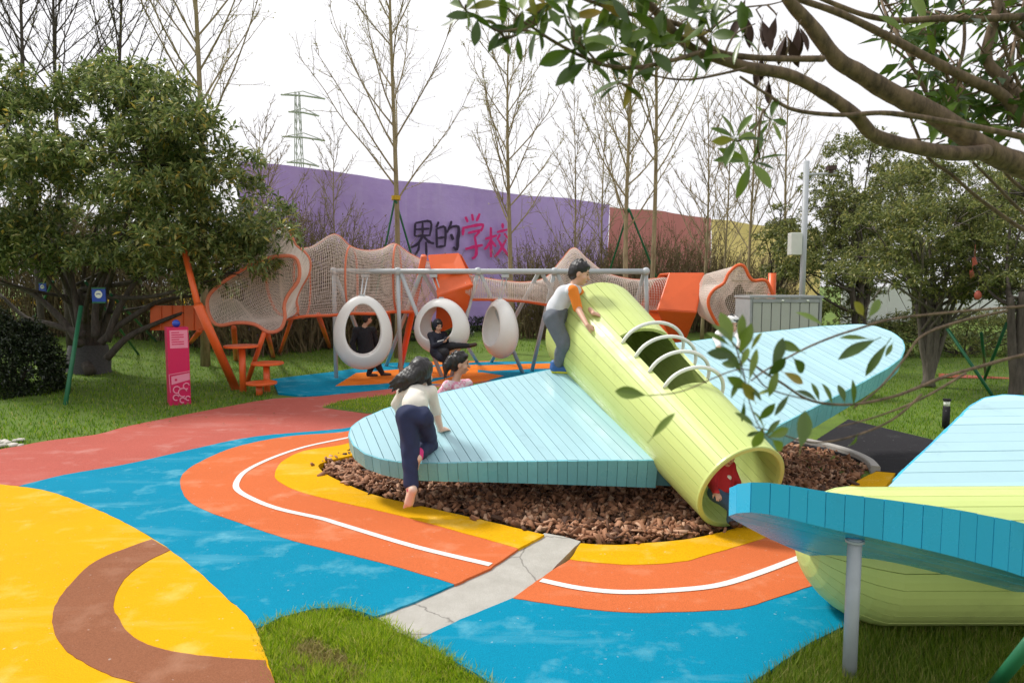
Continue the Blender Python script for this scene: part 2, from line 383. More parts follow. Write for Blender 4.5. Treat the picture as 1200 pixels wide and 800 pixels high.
sheet('grass_island', curve([(378,477),(400,470),(430,466),(470,461),(530,452),(600,448),(560,470),(480,482),(430,484)],3), .0045+.006, M['lawn'])
sheet('swing_pad', curve([(319,444),(350,440),(400,434),(480,421),(560,416),(640,413),(760,412)],3)+[(800,416),(760,436)]+curve([(700,438),(640,441),(560,447),(480,453),(400,461),(360,463),(326,460)],3), .010, M['blue'])
sheet('orange_patch', [(393,452),(417,437),(484,431),(560,427),(560,436),(490,445),(440,450)], .014, M['bright_orange'])
sheet('orange_patch', [(480,424),(560,418),(640,416),(720,415),(720,420),(640,421),(560,424),(500,428)], .014, M['bright_orange'])
sheet('orange_patch', [(552,432),(560,428),(620,426),(680,425),(680,431),(620,432),(575,434.5)], .0142, M['bright_orange'])
sheet('orange_patch', [(545,437),(565,436),(590,440),(570,446),(520,450),(500,449)], .0142, M['bright_orange'])
sheet('black_play_surface', [(948,520),(955,516),(994,491),(1090,514),(1130,524),(1160,560),(1080,575),(1047,553),(1027,552),(1010,541),(985,531)]+[(900,512),(860,500)], .006, M['asphalt'])
sheet('bark_bed', YI_L+[(660,633)]+YI_R+[(1022,550),(1015,541),(990,531),(948,521),(900,512),(780,498),(650,500),(520,508)], -.075, M['soil'], skirt=0)
sheet('drain_channel', [(638,624),(660,628),(680,634),(645,669),(603,700),(540,725),(489,750),(465,740),(440,722),(487,704),(533,685),(575,665),(608,642)], -.006, M['concrete'])
sheet('dirt_strip', [(1100,442),(1300,446),(1300,436),(1150,434),(1100,437)], .02, M['red'], skirt=0)
# white line: a ribbon 7 cm wide
def ribbon(name, pts, wd, z, mat):
    P = [G(a, b, z) for a, b in pts]; n = len(P); L = []; Rr = []
    for k in range(n):
        t = nrm(P[min(k+1,n-1)]-P[max(k-1,0)]); s = np.array((-t[1], t[0], 0)); L.append(P[k]+s*wd/2); Rr.append(P[k]-s*wd/2)
    mb = MB(); mb.add(L+Rr, [(k, k+n, k+1+n, k+1) for k in range(n-1)]); struct(obj(name, mb, mat)); return mb
ribbon('white_line', curve([(440,506),(400,514),(356,523.5),(319,536),(291,549.5),(279,561),(278,573),(298,585),(328,596),(377,607),(400,614),(487,640),(575,661)]), .062, .0165, M['white_line'])
ribbon('white_line', curve([(634,679),(680,688.5),(732,693),(800,690),(846,684),(894,669),(946,649)]), .062, .0165, M['white_line'])
# kerb round the right end of the bark bed
mb = MB(); K = [G(a, b, 0) for a, b in curve([(900,510),(948,520),(975,526),(1000,534),(1018,543),(1026,552)])]
for k in range(len(K)):
    pass
off = []
for k in range(len(K)):
    t = nrm(K[min(k+1,len(K)-1)]-K[max(k-1,0)]); off.append(np.array((-t[1], t[0], 0)))
n = len(K); ring = []
for k in range(n):
    a, b = K[k]-off[k]*.05, K[k]+off[k]*.05
    ring += [a+(0,0,-.12), a+(0,0,.05), a+off[k]*.012+(0,0,.062), b-off[k]*.012+(0,0,.062), b+(0,0,.05), b+(0,0,-.12)]
mb.add(ring, [(k*6+j, k*6+6+j, k*6+7+j, k*6+1+j) for k in range(n-1) for j in range(5)]+[tuple(range(6)), tuple(range(6*n-1, 6*n-7, -1))])
struct(obj('kerb', mb, M['kerb'], fix=True))

def inpoly(x, y, P):
    x = np.asarray(x); y = np.asarray(y); r = np.zeros(len(x), bool); n = len(P)
    for k in range(n):
        x1, y1 = P[k][0], P[k][1]; x2, y2 = P[(k+1) % n][0], P[(k+1) % n][1]
        c = ((y1 > y) != (y2 > y)); xi = (x2-x1)*(y-y1)/((y2-y1) if y2 != y1 else 1e-9)+x1; r ^= c & (x < xi)
    return r
# bark chips: uncountable
def chips():
    P = [G(a, b, -.07) for a, b in YI_L+[(660,633)]+YI_R+[(1022,550),(1015,541),(990,531),(948,521),(900,512),(780,498),(650,500),(520,508)]]
    A = np.array(P); lo = A.min(0); hi = A.max(0); n = 30000
    x = np.random.uniform(lo[0], hi[0], n); y = np.random.uniform(lo[1], hi[1], n); k = inpoly(x, y, P); x, y = x[k], y[k]
    z = -.062+np.random.uniform(0, .05, len(x)); sx = []
    for a, b in list(zip(YI_L, YI_L[1:]))+list(zip(YI_R, YI_R[1:])):
        p, q = G(a[0], a[1], 0), G(b[0], b[1], 0)
        for k in range(int(np.random.poisson(np.linalg.norm(q-p)*3))): e = p+(q-p)*random.random(); sx.append((e[0]+random.gauss(0,.03), e[1]-abs(random.gauss(0,.035))))
    sx = np.array(sx); x = np.concatenate([x, sx[:, 0]]); y = np.concatenate([y, sx[:, 1]]); z = np.concatenate([z, np.full(len(sx), .026)]); n = len(x)
    L = .014+.062*np.random.rand(n)**1.3; W = L*np.random.uniform(.3, .6, n); H = np.random.uniform(.005, .013, n)
    q = np.random.normal(size=(n, 4)); q[:, 1:3] *= .45; q[:, 0] = np.abs(q[:, 0])+.2; q /= np.linalg.norm(q, axis=1)[:, None]
    a, b, c, d = q.T
    Rm = np.stack([np.stack([1-2*(c*c+d*d), 2*(b*c-d*a), 2*(b*d+c*a)], -1), np.stack([2*(b*c+d*a), 1-2*(b*b+d*d), 2*(c*d-b*a)], -1), np.stack([2*(b*d-c*a), 2*(c*d+b*a), 1-2*(b*b+c*c)], -1)], -2)
    base = np.array([(-1,-.6,-1),(-.8,.9,-1),(1,.7,-1),(.9,-1,-1),(-.9,-.5,1),(-.7,.7,1),(.9,.6,1),(.8,-.8,1)])
    loc = base[None]*np.stack([L, W, H], -1)[:, None]*np.random.uniform(.75, 1.2, (n, 8, 1))
    V = np.einsum('nij,nkj->nki', Rm, loc)+np.stack([x, y, z], -1)[:, None]
    f = np.array([(0,1,2,3),(7,6,5,4),(0,4,5,1),(1,5,6,2),(2,6,7,3),(3,7,4,0)])
    print('chips', n)
    struct(npobj('bark_chips', V.reshape(-1, 3), (np.arange(n)[:, None, None]*8+f[None]).ravel(), 4, M['chip']), 'stuff')
chips()
# grass blades
def blades(name, x, y, z, h, wd, mat, lean=.5):
    n = len(x); a = np.random.uniform(0, 2*math.pi, n); H = h*np.random.uniform(.5, 1.25, n); wv = wd*np.random.uniform(.7, 1.3, n)
    l = np.random.uniform(0, lean, n)*H; b = np.random.uniform(0, 2*math.pi, n)
    p = np.stack([x, y, z], -1); s = np.stack([np.cos(a), np.sin(a), 0*a], -1)*wv[:, None]
    lv = np.stack([np.cos(b)*l, np.sin(b)*l, H], -1)
    V = np.stack([p-s, p+s, p+lv], 1).reshape(-1, 3)
    return struct(npobj(name, V, np.arange(3*n), 3, mat), 'stuff')
def scatter(polys_px, n, holes=(), dref=6.0, raw=None, zf=None):
    P = raw if raw is not None else [G(a, b, 0) for a, b in polys_px]
    A = np.array([p[:2] for p in P]); lo = A.min(0); hi = A.max(0)
    x = np.random.uniform(lo[0], hi[0], n); y = np.random.uniform(lo[1], hi[1], n); k = inpoly(x, y, P)
    for hpoly in holes: k &= ~inpoly(x, y, [G(a, b, 0) for a, b in hpoly])
    k &= np.random.rand(n) < np.clip((dref/np.hypot(x, y))**2, 0, 1)
    return x[k], y[k]
patch = [(300,737),(330,724),(370,713),(400,712),(440,722),(489,750),(577,801),(640,838),(330,860),(330,830),(322,800),(311,766)]
x, y = scatter(patch, 60000); clump = np.sin(x*9+y*4)*np.sin(y*11-x*3)
dry = (np.sin(x*5.3+1)*np.sin(y*6.1+x*2)+.4*np.sin(x*17)*np.sin(y*19)+np.random.normal(size=len(x))*.25) > .55
blades('grass', x[~dry], y[~dry], np.full((~dry).sum(), -.03), (.055+.028*clump)[~dry], .0034, M['grass'], 1.1)
blades('dry_grass', x[dry], y[dry], np.full(dry.sum(), -.03), .038, .0032, M['dry_grass'], 1.8)
E = []
for a, b in zip(patch[:6]+[(322,800),(311,766),(300,737)], patch[1:7]+[(311,766),(300,737),(318,730)]):
    p, q = G(a[0], a[1], 0), G(b[0], b[1], 0)
    for k in range(int(np.linalg.norm(q-p)*420)): e = p+(q-p)*random.random(); E.append((e[0]+random.gauss(0,.022), e[1]+random.gauss(0,.022)))
E = np.array(E); blades('grass', E[:, 0], E[:, 1], np.full(len(E), -.01), .05, .0034, M['grass'], 1.6)
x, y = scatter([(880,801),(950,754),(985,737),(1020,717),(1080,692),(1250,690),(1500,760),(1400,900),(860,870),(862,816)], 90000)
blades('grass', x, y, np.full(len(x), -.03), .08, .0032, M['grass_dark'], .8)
x, y = scatter([(378,477),(400,470),(430,466),(470,461),(530,452),(600,448),(560,470),(480,482),(430,484)], 15000, dref=12)
blades('grass', x, y, np.full(len(x), .008), .05, .006, M['grass'], .6)
x, y = scatter([(-140,545),(0,527),(56,517),(112,510),(150,500),(225,485),(262,478),(319,468),(322,445),(350,441),(400,435),(480,422),(560,417),(640,414),(800,412),(800,388),(400,380),(-100,378)], 700000, dref=10.5)
blades('grass', x, y, terr(x, y), .065, .008, M['lawn_blade'], .7)
x, y = scatter([(996,490),(1092,513),(1135,522),(1400,560),(1500,420),(1000,400),(900,420),(940,470)], 400000, dref=8)
blades('grass', x, y, terr(x, y), .06, .006, M['lawn_blade'], .7)
x, y = scatter([(-60,373),(300,369),(300,374),(-60,379)], 30000, dref=24); zz = terr(x, y)
k = x < -9; blades('flower_bed', x[k], y[k], zz[k], .4, .04, M['flower'], .5)
# pale pebbles by the red path
mb = MB()
for k in range(26):
    p = G(random.uniform(-30, 27), random.uniform(514, 523), 0); mb.sphere(p+(0,0,.0), (random.uniform(.03,.07), random.uniform(.03,.06), random.uniform(.02,.035)), 7, 5)
struct(obj('pebbles', mb, M['stone'], smooth=True), 'stuff')
mb = MB()
for k in range(70):
    p = G(random.uniform(60, 330), random.uniform(462, 500), 0); a = random.uniform(0, 6); s = random.uniform(.012, .03)
    p[2] = float(terr(p[0], p[1]))+.055
    mb.add([p+(-s*math.cos(a), -s*math.sin(a), 0), p+(s*.5*math.sin(a), -s*.5*math.cos(a), .008), p+(s*math.cos(a), s*math.sin(a), .004), p+(-s*.5*math.sin(a), s*.5*math.cos(a), .01)], [(0,1,2,3)])
struct(obj('fallen_leaves', mb, M['dry']), 'stuff')

# ------------------------------------------------------------------ the two dragonfly climbing sculptures
def clip(poly, a, b):
    def half(P, f):
        o = []
        for k in range(len(P)):
            p, q = P[k], P[(k+1) % len(P)]; fp, fq = f(p), f(q)
            if fp >= 0: o.append(p)
            if fp*fq < 0: o.append(p+(q-p)*(fp/(fp-fq)))
        return o
    P = half(poly, lambda p: p[1]-a)
    return half(P, lambda p: b-p[1]) if P else P
def inset(P, d):
    n = len(P); A = sum(P[k][0]*P[(k+1) % n][1]-P[(k+1) % n][0]*P[k][1] for k in range(n)); sg = 1 if A > 0 else -1; o = []
    for k in range(n):
        e1 = nrm(P[k]-P[k-1]); e2 = nrm(P[(k+1) % n]-P[k]); m = nrm(np.array((-(e1[1]+e2[1]), e1[0]+e2[0])))*sg
        c = max(.4, abs(np.dot(m, np.array((-e1[1], e1[0]))))); o.append(P[k]+m*d/c)
    return o
def wing(parent, p0, n, sdir, pts, open_edges, thick, pw, rw, mtop, mrim, bottom=False, top=True, up=None):
    "pts: 3-D outline on the top plane; open_edges: function(mid point)->True where the wing meets the body (no rim there)"
    p0 = np.array(p0, float); n = nrm(n); s = nrm(np.array(sdir)-n*np.dot(sdir, n)); t = np.cross(n, s)
    P2 = [np.array((np.dot(p-p0, s), np.dot(p-p0, t))) for p in pts]
    W3 = (lambda q, h: p0+s*q[0]+t*q[1]+n*h) if up is None else (lambda q, h: p0+s*q[0]+t*q[1]+np.array(up)*(h+thick(q)))
    core2 = inset(P2, .016); N = len(core2); mb = MB()
    mb.add([W3(q, -.014) for q in core2]+[W3(q, -thick(q)+.014) for q in core2], [tuple(range(N)), tuple(range(2*N-1, N-1, -1))]+[(k, k+N, (k+1) % N+N, (k+1) % N) for k in range(N)])
    wo = obj('wing', mb, M['core_blue'], parent, fix=True)
    ins = inset(P2, .012); ts = [q[1] for q in ins]; g = .0022
    def strip_planks(h0, h1, sign):
        a = min(ts)
        while a < max(ts):
            q = clip(ins, a+g*random.uniform(.5, 1.6), min(a+pw, max(ts))-g*random.uniform(.5, 1.6)); a += pw
            if len(q) < 3: continue
            q = [x for k, x in enumerate(q) if np.linalg.norm(x-q[k-1]) > 1e-4]
            if len(q) < 3: continue
            jit = random.uniform(-.0012, .0012); m = MB(); K = len(q)
            if sign > 0: A = [W3(x, .002+jit) for x in q]; B = [W3(x, -.016) for x in q]
            else: A = [W3(x, -thick(x)-.002+jit) for x in q]; B = [W3(x, -thick(x)+.016) for x in q]
            m.add(A+B, [tuple(range(K)), tuple(range(2*K-1, K-1, -1))]+[(k, k+K, (k+1) % K+K, (k+1) % K) for k in range(K)])
            obj('plank', m, mtop if sign > 0 else mrim, wo, fix=True)
    if top: strip_planks(0, 0, 1)
    if bottom: strip_planks(0, 0, -1)
    # rim planks
    path = P2+[P2[0]]; cum = [0]
    for a, b in zip(path, path[1:]): cum.append(cum[-1]+np.linalg.norm(b-a))
    def at(u):
        for k in range(len(cum)-1):
            if u <= cum[k+1]+1e-9: return path[k]+(path[k+1]-path[k])*((u-cum[k])/max(1e-9, cum[k+1]-cum[k]))
        return path[-1]
    A2 = sum(P2[k][0]*P2[(k+1) % N][1]-P2[(k+1) % N][0]*P2[k][1] for k in range(N)); sg = 1 if A2 > 0 else -1
    u = 0; cnt = int(cum[-1]/rw)
    for k in range(cnt):
        a, b = at(k*cum[-1]/cnt+.0018), at((k+1)*cum[-1]/cnt-.0018)
        mid3 = W3((a+b)/2, 0)
        if open_edges(mid3): continue
        d = nrm(b-a); inn = np.array((-d[1], d[0]))*sg*.018; j = np.array((d[1], -d[0]))*sg*random.uniform(0, .003)
        q = [a+j, b+j, b+inn, a+inn]; m = MB()
        ha = [random.uniform(-.001, .0015) for _ in range(2)]
        m.add([W3(x, ha[0]) for x in q]+[W3(x, -thick(x)-.001) for x in q], [(0,1,2,3), (7,6,5,4), (0,4,5,1), (1,5,6,2), (2,6,7,3), (3,7,4,0)])
        obj('plank', m, mrim, wo, fix=True)
    return wo

def cone_body(parent, stations, w, nst, hole=None, mat=None, mat_in=None, cap_end=True, cap_start=False, open_rim=True):
    "stations: [(centre, radius)]; staves run along the axis"
    w = nrm(w); e1 = nrm(np.cross(w, (0,0,1.0))); e2 = np.cross(e1, w)
    cs = [np.array(c, float) for c, _ in stations]; rs = [r for _, r in stations]
    L = [float(np.dot(c-cs[0], w)) for c in cs]
    def cr(s):
        s = min(max(s, L[0]), L[-1])
        for k in range(len(L)-1):
            if s <= L[k+1]+1e-9:
                f = (s-L[k])/(L[k+1]-L[k]); return cs[k]+(cs[k+1]-cs[k])*f, rs[k]+(rs[k+1]-rs[k])*f
    def P(s, f, dr=0.0):
        c, r = cr(s); return c+(r+dr)*(e2*math.cos(f)+e1*math.sin(f))
    mb = MB(); NF = nst*2
    ss = sorted(set(L+([hole[0], hole[1]] if hole else [])))
    ringv = [[P(s, 2*math.pi*k/NF, -.018) for k in range(NF)] for s in ss]
    fs = []
    for a in range(len(ss)-1):
        for k in range(NF):
            fm = (2*math.pi*(k+.5)/NF+math.pi) % (2*math.pi)-math.pi
            if hole and hole[0]-1e-6 <= ss[a] and ss[a+1] <= hole[1]+1e-6 and hole[2] < fm < hole[3]: continue
            fs.append((a*NF+k, a*NF+(k+1) % NF, (a+1)*NF+(k+1) % NF, (a+1)*NF+k))
    mb.add([p for r in ringv for p in r], fs)
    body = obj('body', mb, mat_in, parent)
    for k in range(nst):
        f0, f1 = 2*math.pi*k/nst, 2*math.pi*(k+1)/nst; fm = ((f0+f1)/2+math.pi) % (2*math.pi)-math.pi
        spans = [(L[0], L[-1])]
        if hole and hole[2] < fm < hole[3]: spans = [(L[0], hole[0]), (hole[1], L[-1])]
        for a, b in spans:
            sv = [a]+[x for x in L if a+1e-6 < x < b-1e-6]+[b]; g = .0022/rs[-1]; jit = random.uniform(-.0012, .0015)
            fa = [f0+g, (f0+f1)/2, f1-g]; m = MB(); vs = []
            for s in sv: vs += [P(s, f, jit) for f in fa]+[P(s, f, -.032) for f in fa[::-1]]
            fsx = [(q*6+j, q*6+6+j, q*6+6+(j+1) % 6, q*6+(j+1) % 6) for q in range(len(sv)-1) for j in range(6)]
            q = len(sv)-1; fsx += [(5,4,3,2,1,0), tuple(q*6+j for j in range(6))]
            m.add(vs, fsx); obj('plank', m, mat, body, fix=True)
    def lathe(s, prof, name):
        m = MB(); n = 56; c = len(prof); vs = []
        for k in range(n):
            f = 2*math.pi*k/n
            for ds, dr in prof: vs.append(P(s, f, dr)+w*ds)
        m.add(vs, [(k*c+j, ((k+1) % n)*c+j, ((k+1) % n)*c+(j+1) % c, k*c+(j+1) % c) for k in range(n) for j in range(c)])
        return obj(name, m, mat, body, fix=True)
    if open_rim: lathe(L[0], [(.01, .002), (-.012, .004), (-.02, -.004), (-.02, -.036), (-.012, -.042), (.03, -.042), (.03,-.03)], 'opening_rim')
    for flag, s, nm in ((cap_end, L[-1], 'end_cap'), (cap_start, L[0], 'end_cap')):
        if flag:
            m = MB(); c, r = cr(s); n = 40; m.add([P(s, 2*math.pi*k/n, -.02 if r > .1 else 0) for k in range(n)]+[c], [(k, (k+1) % n, n) for k in range(n)]); obj(nm, m, mat, body)
    return body, P, cr, (w, e1, e2)

A1 = AT(868, 570, 5.72); B1 = AT(695, 386, 8.3); W1 = B1-A1; R1a, R1b = .425, .62
base = G(848, 622, 0)
dragon = thing('dragonfly_sculpture', 'lime tube climbing sculpture with two pale blue plank wings, rising from the bark bed', 'play sculpture', (A1[0], A1[1], 0))
def ray_cone(px, py):
    d = ray(px, py); w = nrm(W1); e1 = nrm(np.cross(w, (0,0,1.0))); e2 = np.cross(e1, w); L = np.linalg.norm(W1)
    for k in range(4000):
        p = CAMP+d*(3+k*.002); s = np.dot(p-A1, w); q = p-A1-w*s; r = R1a+(R1b-R1a)*s/L
        if np.linalg.norm(q) < r: return s, math.atan2(np.dot(q, e1), np.dot(q, e2)), p
    return None
hc = [ray_cone(*q) for q in ((729,392),(780,462),(782,392),(824,456))]
print('HOLE', [(round(h[0],2), round(math.degrees(h[1]),1)) if h else None for h in hc])
NST = 34; stp = 2*math.pi/NST
hs0, hs1 = 1.05, 2.05; hf0, hf1 = R(-14), R(62)
if hc[0] and hc[1]:
    hs0 = hc[1][0]; hs1 = hc[0][0]; hf0 = (hc[0][1]+hc[1][1])/2
hf0 = round(hf0/stp)*stp; hf1 = hf0+round(R(84)/stp)*stp
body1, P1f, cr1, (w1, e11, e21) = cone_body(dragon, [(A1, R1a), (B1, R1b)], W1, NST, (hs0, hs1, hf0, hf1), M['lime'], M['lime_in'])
for k in range(4):
    s = hs0+(hs1-hs0)*(.08+.27*k); a, b = P1f(s, hf0-.05, .0), P1f(s, hf1+.05, .0); mid = (a+b)/2; ch = (b-a)/2
    upv = nrm(mid-cr1(s)[0]); H = np.linalg.norm(ch)*.78; m = MB()
    m.tube([mid+ch*math.cos(math.pi*j/20)+upv*(H*math.sin(math.pi*j/20)-.01)-w1*.0 for j in range(21)], .019, 10)
    obj('rung_hoop', m, M['white_metal'], dragon, smooth=True)
# wing plane of the first sculpture
pw0 = AT(795, 539, 6.2); pw1 = AT(445, 539, 6.27); pw2 = AT(651, 431, 7.95)
wn = nrm(np.cross(pw1-pw0, pw2-pw0)); wn = wn if wn[2] > 0 else -wn
def th1(far, root=.32, tip=.165):
    def f(q): return root+(tip-root)*min(1, max(0, abs(q[1]-far[0])/far[1]))
    return f
sdir = nrm(AT(674, 429, 7.98)-pw0)
lw = [(795,539),(680,539.8),(575,541),(522,542.5),(487,542.5),(463,541),(445,537.5),(427,531.5),(414,522),(408,511),(410,501),(422,491),(452,478),(512,461),(569,448),(625,436.5),(655,430.5),(680,426),(720,440),(830,525)]
lp = [PL(a, b, pw0, wn) for a, b in lw]
w1t = np.cross(nrm(wn), nrm(sdir-wn*np.dot(sdir, wn)))
left_wing = wing(dragon, pw0, wn, sdir, lp, lambda p: np.linalg.norm(np.cross(p-A1, w1)) < R1a+(R1b-R1a)*min(1, max(0, np.dot(p-A1, w1)/np.linalg.norm(W1)))-.01, th1((0, 2.75)), .092, .092, M['plank_blue'], M['rim_blue'])
rwp = [(850,520),(885,513),(916,497),(959,475),(1000,454),(1040,432),(1056,420),(1061,408),(1058,398),(1046,389),(1027,382),(1008,379.5),(962,382),(880,390.5),(800,401),(780,402),(800,440)]
rp = [PL(a, b, pw0, wn) for a, b in rwp]
print('RWING', [tuple(np.round(p, 2)) for p in rp])
rt0 = np.dot(PL(873, 488, pw0, wn)-pw0, w1t)
right_wing = wing(dragon, pw0, wn, sdir, rp, lambda p: np.linalg.norm(np.cross(p-A1, w1)) < R1a+(R1b-R1a)*min(1, max(0, np.dot(p-A1, w1)/np.linalg.norm(W1)))-.01, th1((rt0, 2.9)), .092, .092, M['plank_blue'], M['rim_blue'])
for q in (PL(882, 445, pw0, wn), B1+(0, -.3, 0)):
    m = MB(); m.tube([(q[0], q[1], -.1), (q[0], q[1], q[2]-(.2 if q is not B1 else .5))], .045, 12); obj('support_pole', m, M['grey_metal'], dragon, smooth=True)

# second sculpture at the right edge
A2 = np.array((1.86, 4.18, .60)); ax2 = nrm((1, 0, 0))
st2 = [(np.array((2.26-.42*u, 4.22+.04*u, .40+.05*u)), .42*math.sqrt(max(.003, 1-u*u))) for u in (1, .985, .95, .89, .8, .68, .52, .34, .16, 0)]+[(np.array((6.2, 4.26, .40)), .43)]
dragon2 = thing('dragonfly_sculpture', 'plank sculpture at the right edge, cyan wings over a lime hull on the grass', 'play sculpture', (2.6, 4.24, 0))
body2, P2f, cr2, _ = cone_body(dragon2, st2, ax2, 26, None, M['lime'], M['lime_in'], cap_end=True, cap_start=True, open_rim=False)
Pp = np.array((1.80, 3.65, .71)); fn = nrm((.25, .552, 1.0))
rimb = [(854,604),(868,600.5),(890,600.5),(924,607),(968,618),(1042,634),(1108,649),(1174,667),(1200,675.5)]
farb = [(1200,678),(1100,675),(1007,669),(950,651),(905,632),(872,615)]
bot = [PL(a, b, Pp, fn) for a, b in rimb]; far2 = [PL(a, b, Pp, fn) for a, b in farb[1:]]
e_ = nrm(bot[-1]-bot[-4]); inw = nrm(far2[0]-bot[-3])
shape = bot+[bot[-1]+e_*.15+inw*.02, bot[-1]+e_*.22+inw*.2, far2[0]+e_*.25+inw*.05]+far2
shape = spline(shape, 4, True); s_tip = bot[0][0]-Pp[0]
front_wing = wing(dragon2, Pp, fn, (1, 0, -.25), shape, lambda p: False, lambda q: .158+max(0, (q[0]-s_tip))*.083, .11, .097, M['plank_blue'], M['rim_cyan'], bottom=True, up=(0, 0, 1))
pb = np.array((2.40, 4.40, .775)); bn = nrm((0.0, -.27, 1))
bw = [(1026,582),(1060,548),(1090,520),(1120,491),(1135,476),(1152,466),(1175,462),(1200,463),(1290,480),(1380,520),(1460,590)]
bp = [PL(a, b, pb, bn) for a, b in bw]
back_wing = wing(dragon2, pb, bn, (1, .03, 0), bp, lambda p: p[1] < 4.5, lambda q: .16, .14, .10, M['plank_blue'], M['rim_cyan'])
pg = G(995, 796, -.03); tp = AT(995, 640, pg[1])
ztop = Pp[2]-(fn[0]*(pg[0]-Pp[0])+fn[1]*(pg[1]-Pp[1]))/fn[2]
m = MB(); m.tube([(pg[0], pg[1], -.1), (pg[0], pg[1], ztop-.004)], .0365, 20); sp = obj('support_pole', m, M['grey_metal'], dragon2, smooth=True)
m = MB(); m.tube([(pg[0], pg[1], ztop-.02), (pg[0], pg[1], ztop-.008)], .048, 20); obj('flange', m, M['grey_metal'], sp)

# ------------------------------------------------------------------ swings
YB_ = 15.5; zb = AT(400, 318, YB_)[2]
xl, xr = AT(391, 318, YB_)[0], AT(757, 318, YB_)[0]
fr = thing('swing_frame', 'long grey steel swing frame with slanting legs holding three egg swings', 'swing frame', ((xl+xr)/2, YB_, 0))
m = MB(); m.tube([(xl, YB_, zb), (xr, YB_, zb)], .062, 14); obj('beam', m, M['galv'], fr, smooth=True)
legs = [(391,394,443),(391,437,431),(466,470,441),(494,452,429),(469,518,441),(494,560,424.5),(560,529,440),(562,613,437),(632,575,424.5),(634,690,425),(650,623,435),(652,704,436),(755,728,424),(757,760,436)]
for a, b, c in legs:
    m = MB(); q = AT(a, 318, YB_); q[2] = zb; e = G(b, c, 0); m.tube([q, e-(0,0,.02)], .047, 12); obj('leg', m, M['galv'], fr, smooth=True)
for a in (391, 466, 560, 650, 757):
    m = MB(); q = AT(a, 318, YB_); q[2] = zb; m.sphere(q, .092, 14, 10); obj('joint', m, M['galv'], fr, smooth=True)
def egg(label, px, y0, y1, Yc, wd, dep, yaw, ax, hang=True, lean=0):
    top = AT(px, y0, Yc); bt = AT(px, y1, Yc); h = top[2]-bt[2]; c = (top+bt)/2
    o = thing('egg_swing', label, 'egg swing', c, 'white egg swings under the steel frame')
    cy, sy = math.cos(yaw), math.sin(yaw); nT, nP = 56, 22; vs = []
    for i in range(nT):
        th = 2*math.pi*i/nT; co = math.cos(th); f = (1-co)/2
        x = wd/2*math.sin(th)*(1+.10*(1-co)-.10); z = h/2*co
        rx = math.sin(th)/wd; rz = co/h; rl = math.hypot(rx, rz); rx /= rl; rz /= rl
        tk = (.08+.085*f)*wd; D = dep*(.62+.38*f)
        for k in range(nP):
            ph = 2*math.pi*k/nP; rho = -tk/2+tk/2*math.cos(ph)-.165*wd*math.sin(ph)**2*(.6+.4*f); a = D*math.sin(ph)
            lx, ly, lz = x+rx*rho, a, z+rz*rho
            vs.append(c+np.array((lx*cy-ly*sy, lx*sy+ly*cy, lz+lean*ly)))
    m = MB(); m.add(vs, [(i*nP+k, i*nP+(k+1) % nP, ((i+1) % nT)*nP+(k+1) % nP, ((i+1) % nT)*nP+k) for i in range(nT) for k in range(nP)])
    obj('shell', m, M['egg'], o, smooth=True, fix=True)
    q = AT(ax, 318, YB_); q[2] = zb; t = c+(0, 0, h/2-.03); m = MB()
    for s in (-.05, .05): m.tube([q+(s, 0, .01), q+(s, 0, -.12), t+(s*.6, 0, .02), t+(s*.6, 0, -.06)], .014, 8)
    m.box(q+(0,0,-.10), (.085, .05, .035)); m.box(t+(0,0,.01), (.05, .05, .04)); obj('hanger', m, M['galv'], o)
    return o
egg('white egg swing at the left end of the frame, a person in black behind it', 425.5, 346, 433, 14.7, 1.25, .30, R(14), 428)
egg('middle white egg swing with a hooded person in dark clothes sitting in it', 517.5, 349, 416, 15.3, 1.36, .33, R(-22), 508)
egg('empty white egg swing turned edge-on beside the boy', 586, 350, 420, 15.5, 1.22, .30, R(-58), 592)

# ------------------------------------------------------------------ orange net climbing frame
frame = thing('net_climbing_frame', 'orange steel climbing frame with a wavy beige rope net tunnel behind the swings', 'climbing frame', (AT(420, 400, 15.6)[0], 16, 0))
def netmesh(rings, nl_step, ring_r, long_r, name='net'):
    "rings: list of closed rings of equal length; strands are thin three-sided cords"
    Rg = np.array(rings); nr, nk, _ = Rg.shape; V = []; F = []; base = 0
    def cords(P, r, closed):
        nonlocal base
        c, m, _ = P.shape
        T = np.roll(P, -1, 1)-np.roll(P, 1, 1)
        if not closed: T[:, 0] = P[:, 1]-P[:, 0]; T[:, -1] = P[:, -1]-P[:, -2]
        T /= np.linalg.norm(T, axis=2, keepdims=True)+1e-9
        u = np.cross(T, np.array((.31, .82, .48))); u /= np.linalg.norm(u, axis=2, keepdims=True)+1e-9; v = np.cross(T, u)
        vs = np.stack([P+r*(u*math.cos(a)+v*math.sin(a)) for a in (0, 2.094, 4.189)], 2).reshape(-1, 3)
        idx = lambda ci, mi, k: (ci*m+mi)*3+k
        ci, mi = np.meshgrid(np.arange(c), np.arange(m if closed else m-1), indexing='ij'); mj = (mi+1) % m; fl = []
        for k in range(3): l = (k+1) % 3; fl.append(np.stack([idx(ci, mi, k), idx(ci, mi, l), idx(ci, mj, l), idx(ci, mj, k)], -1).reshape(-1, 4))
        V.append(vs); F.append(np.concatenate(fl)+base); base += len(vs)
    cords(Rg, ring_r, True)
    cords(Rg.transpose(1, 0, 2)[::nl_step], long_r, False)
    o = npobj(name, np.concatenate(V), np.concatenate(F).ravel(), 4, M['net'], frame); return o
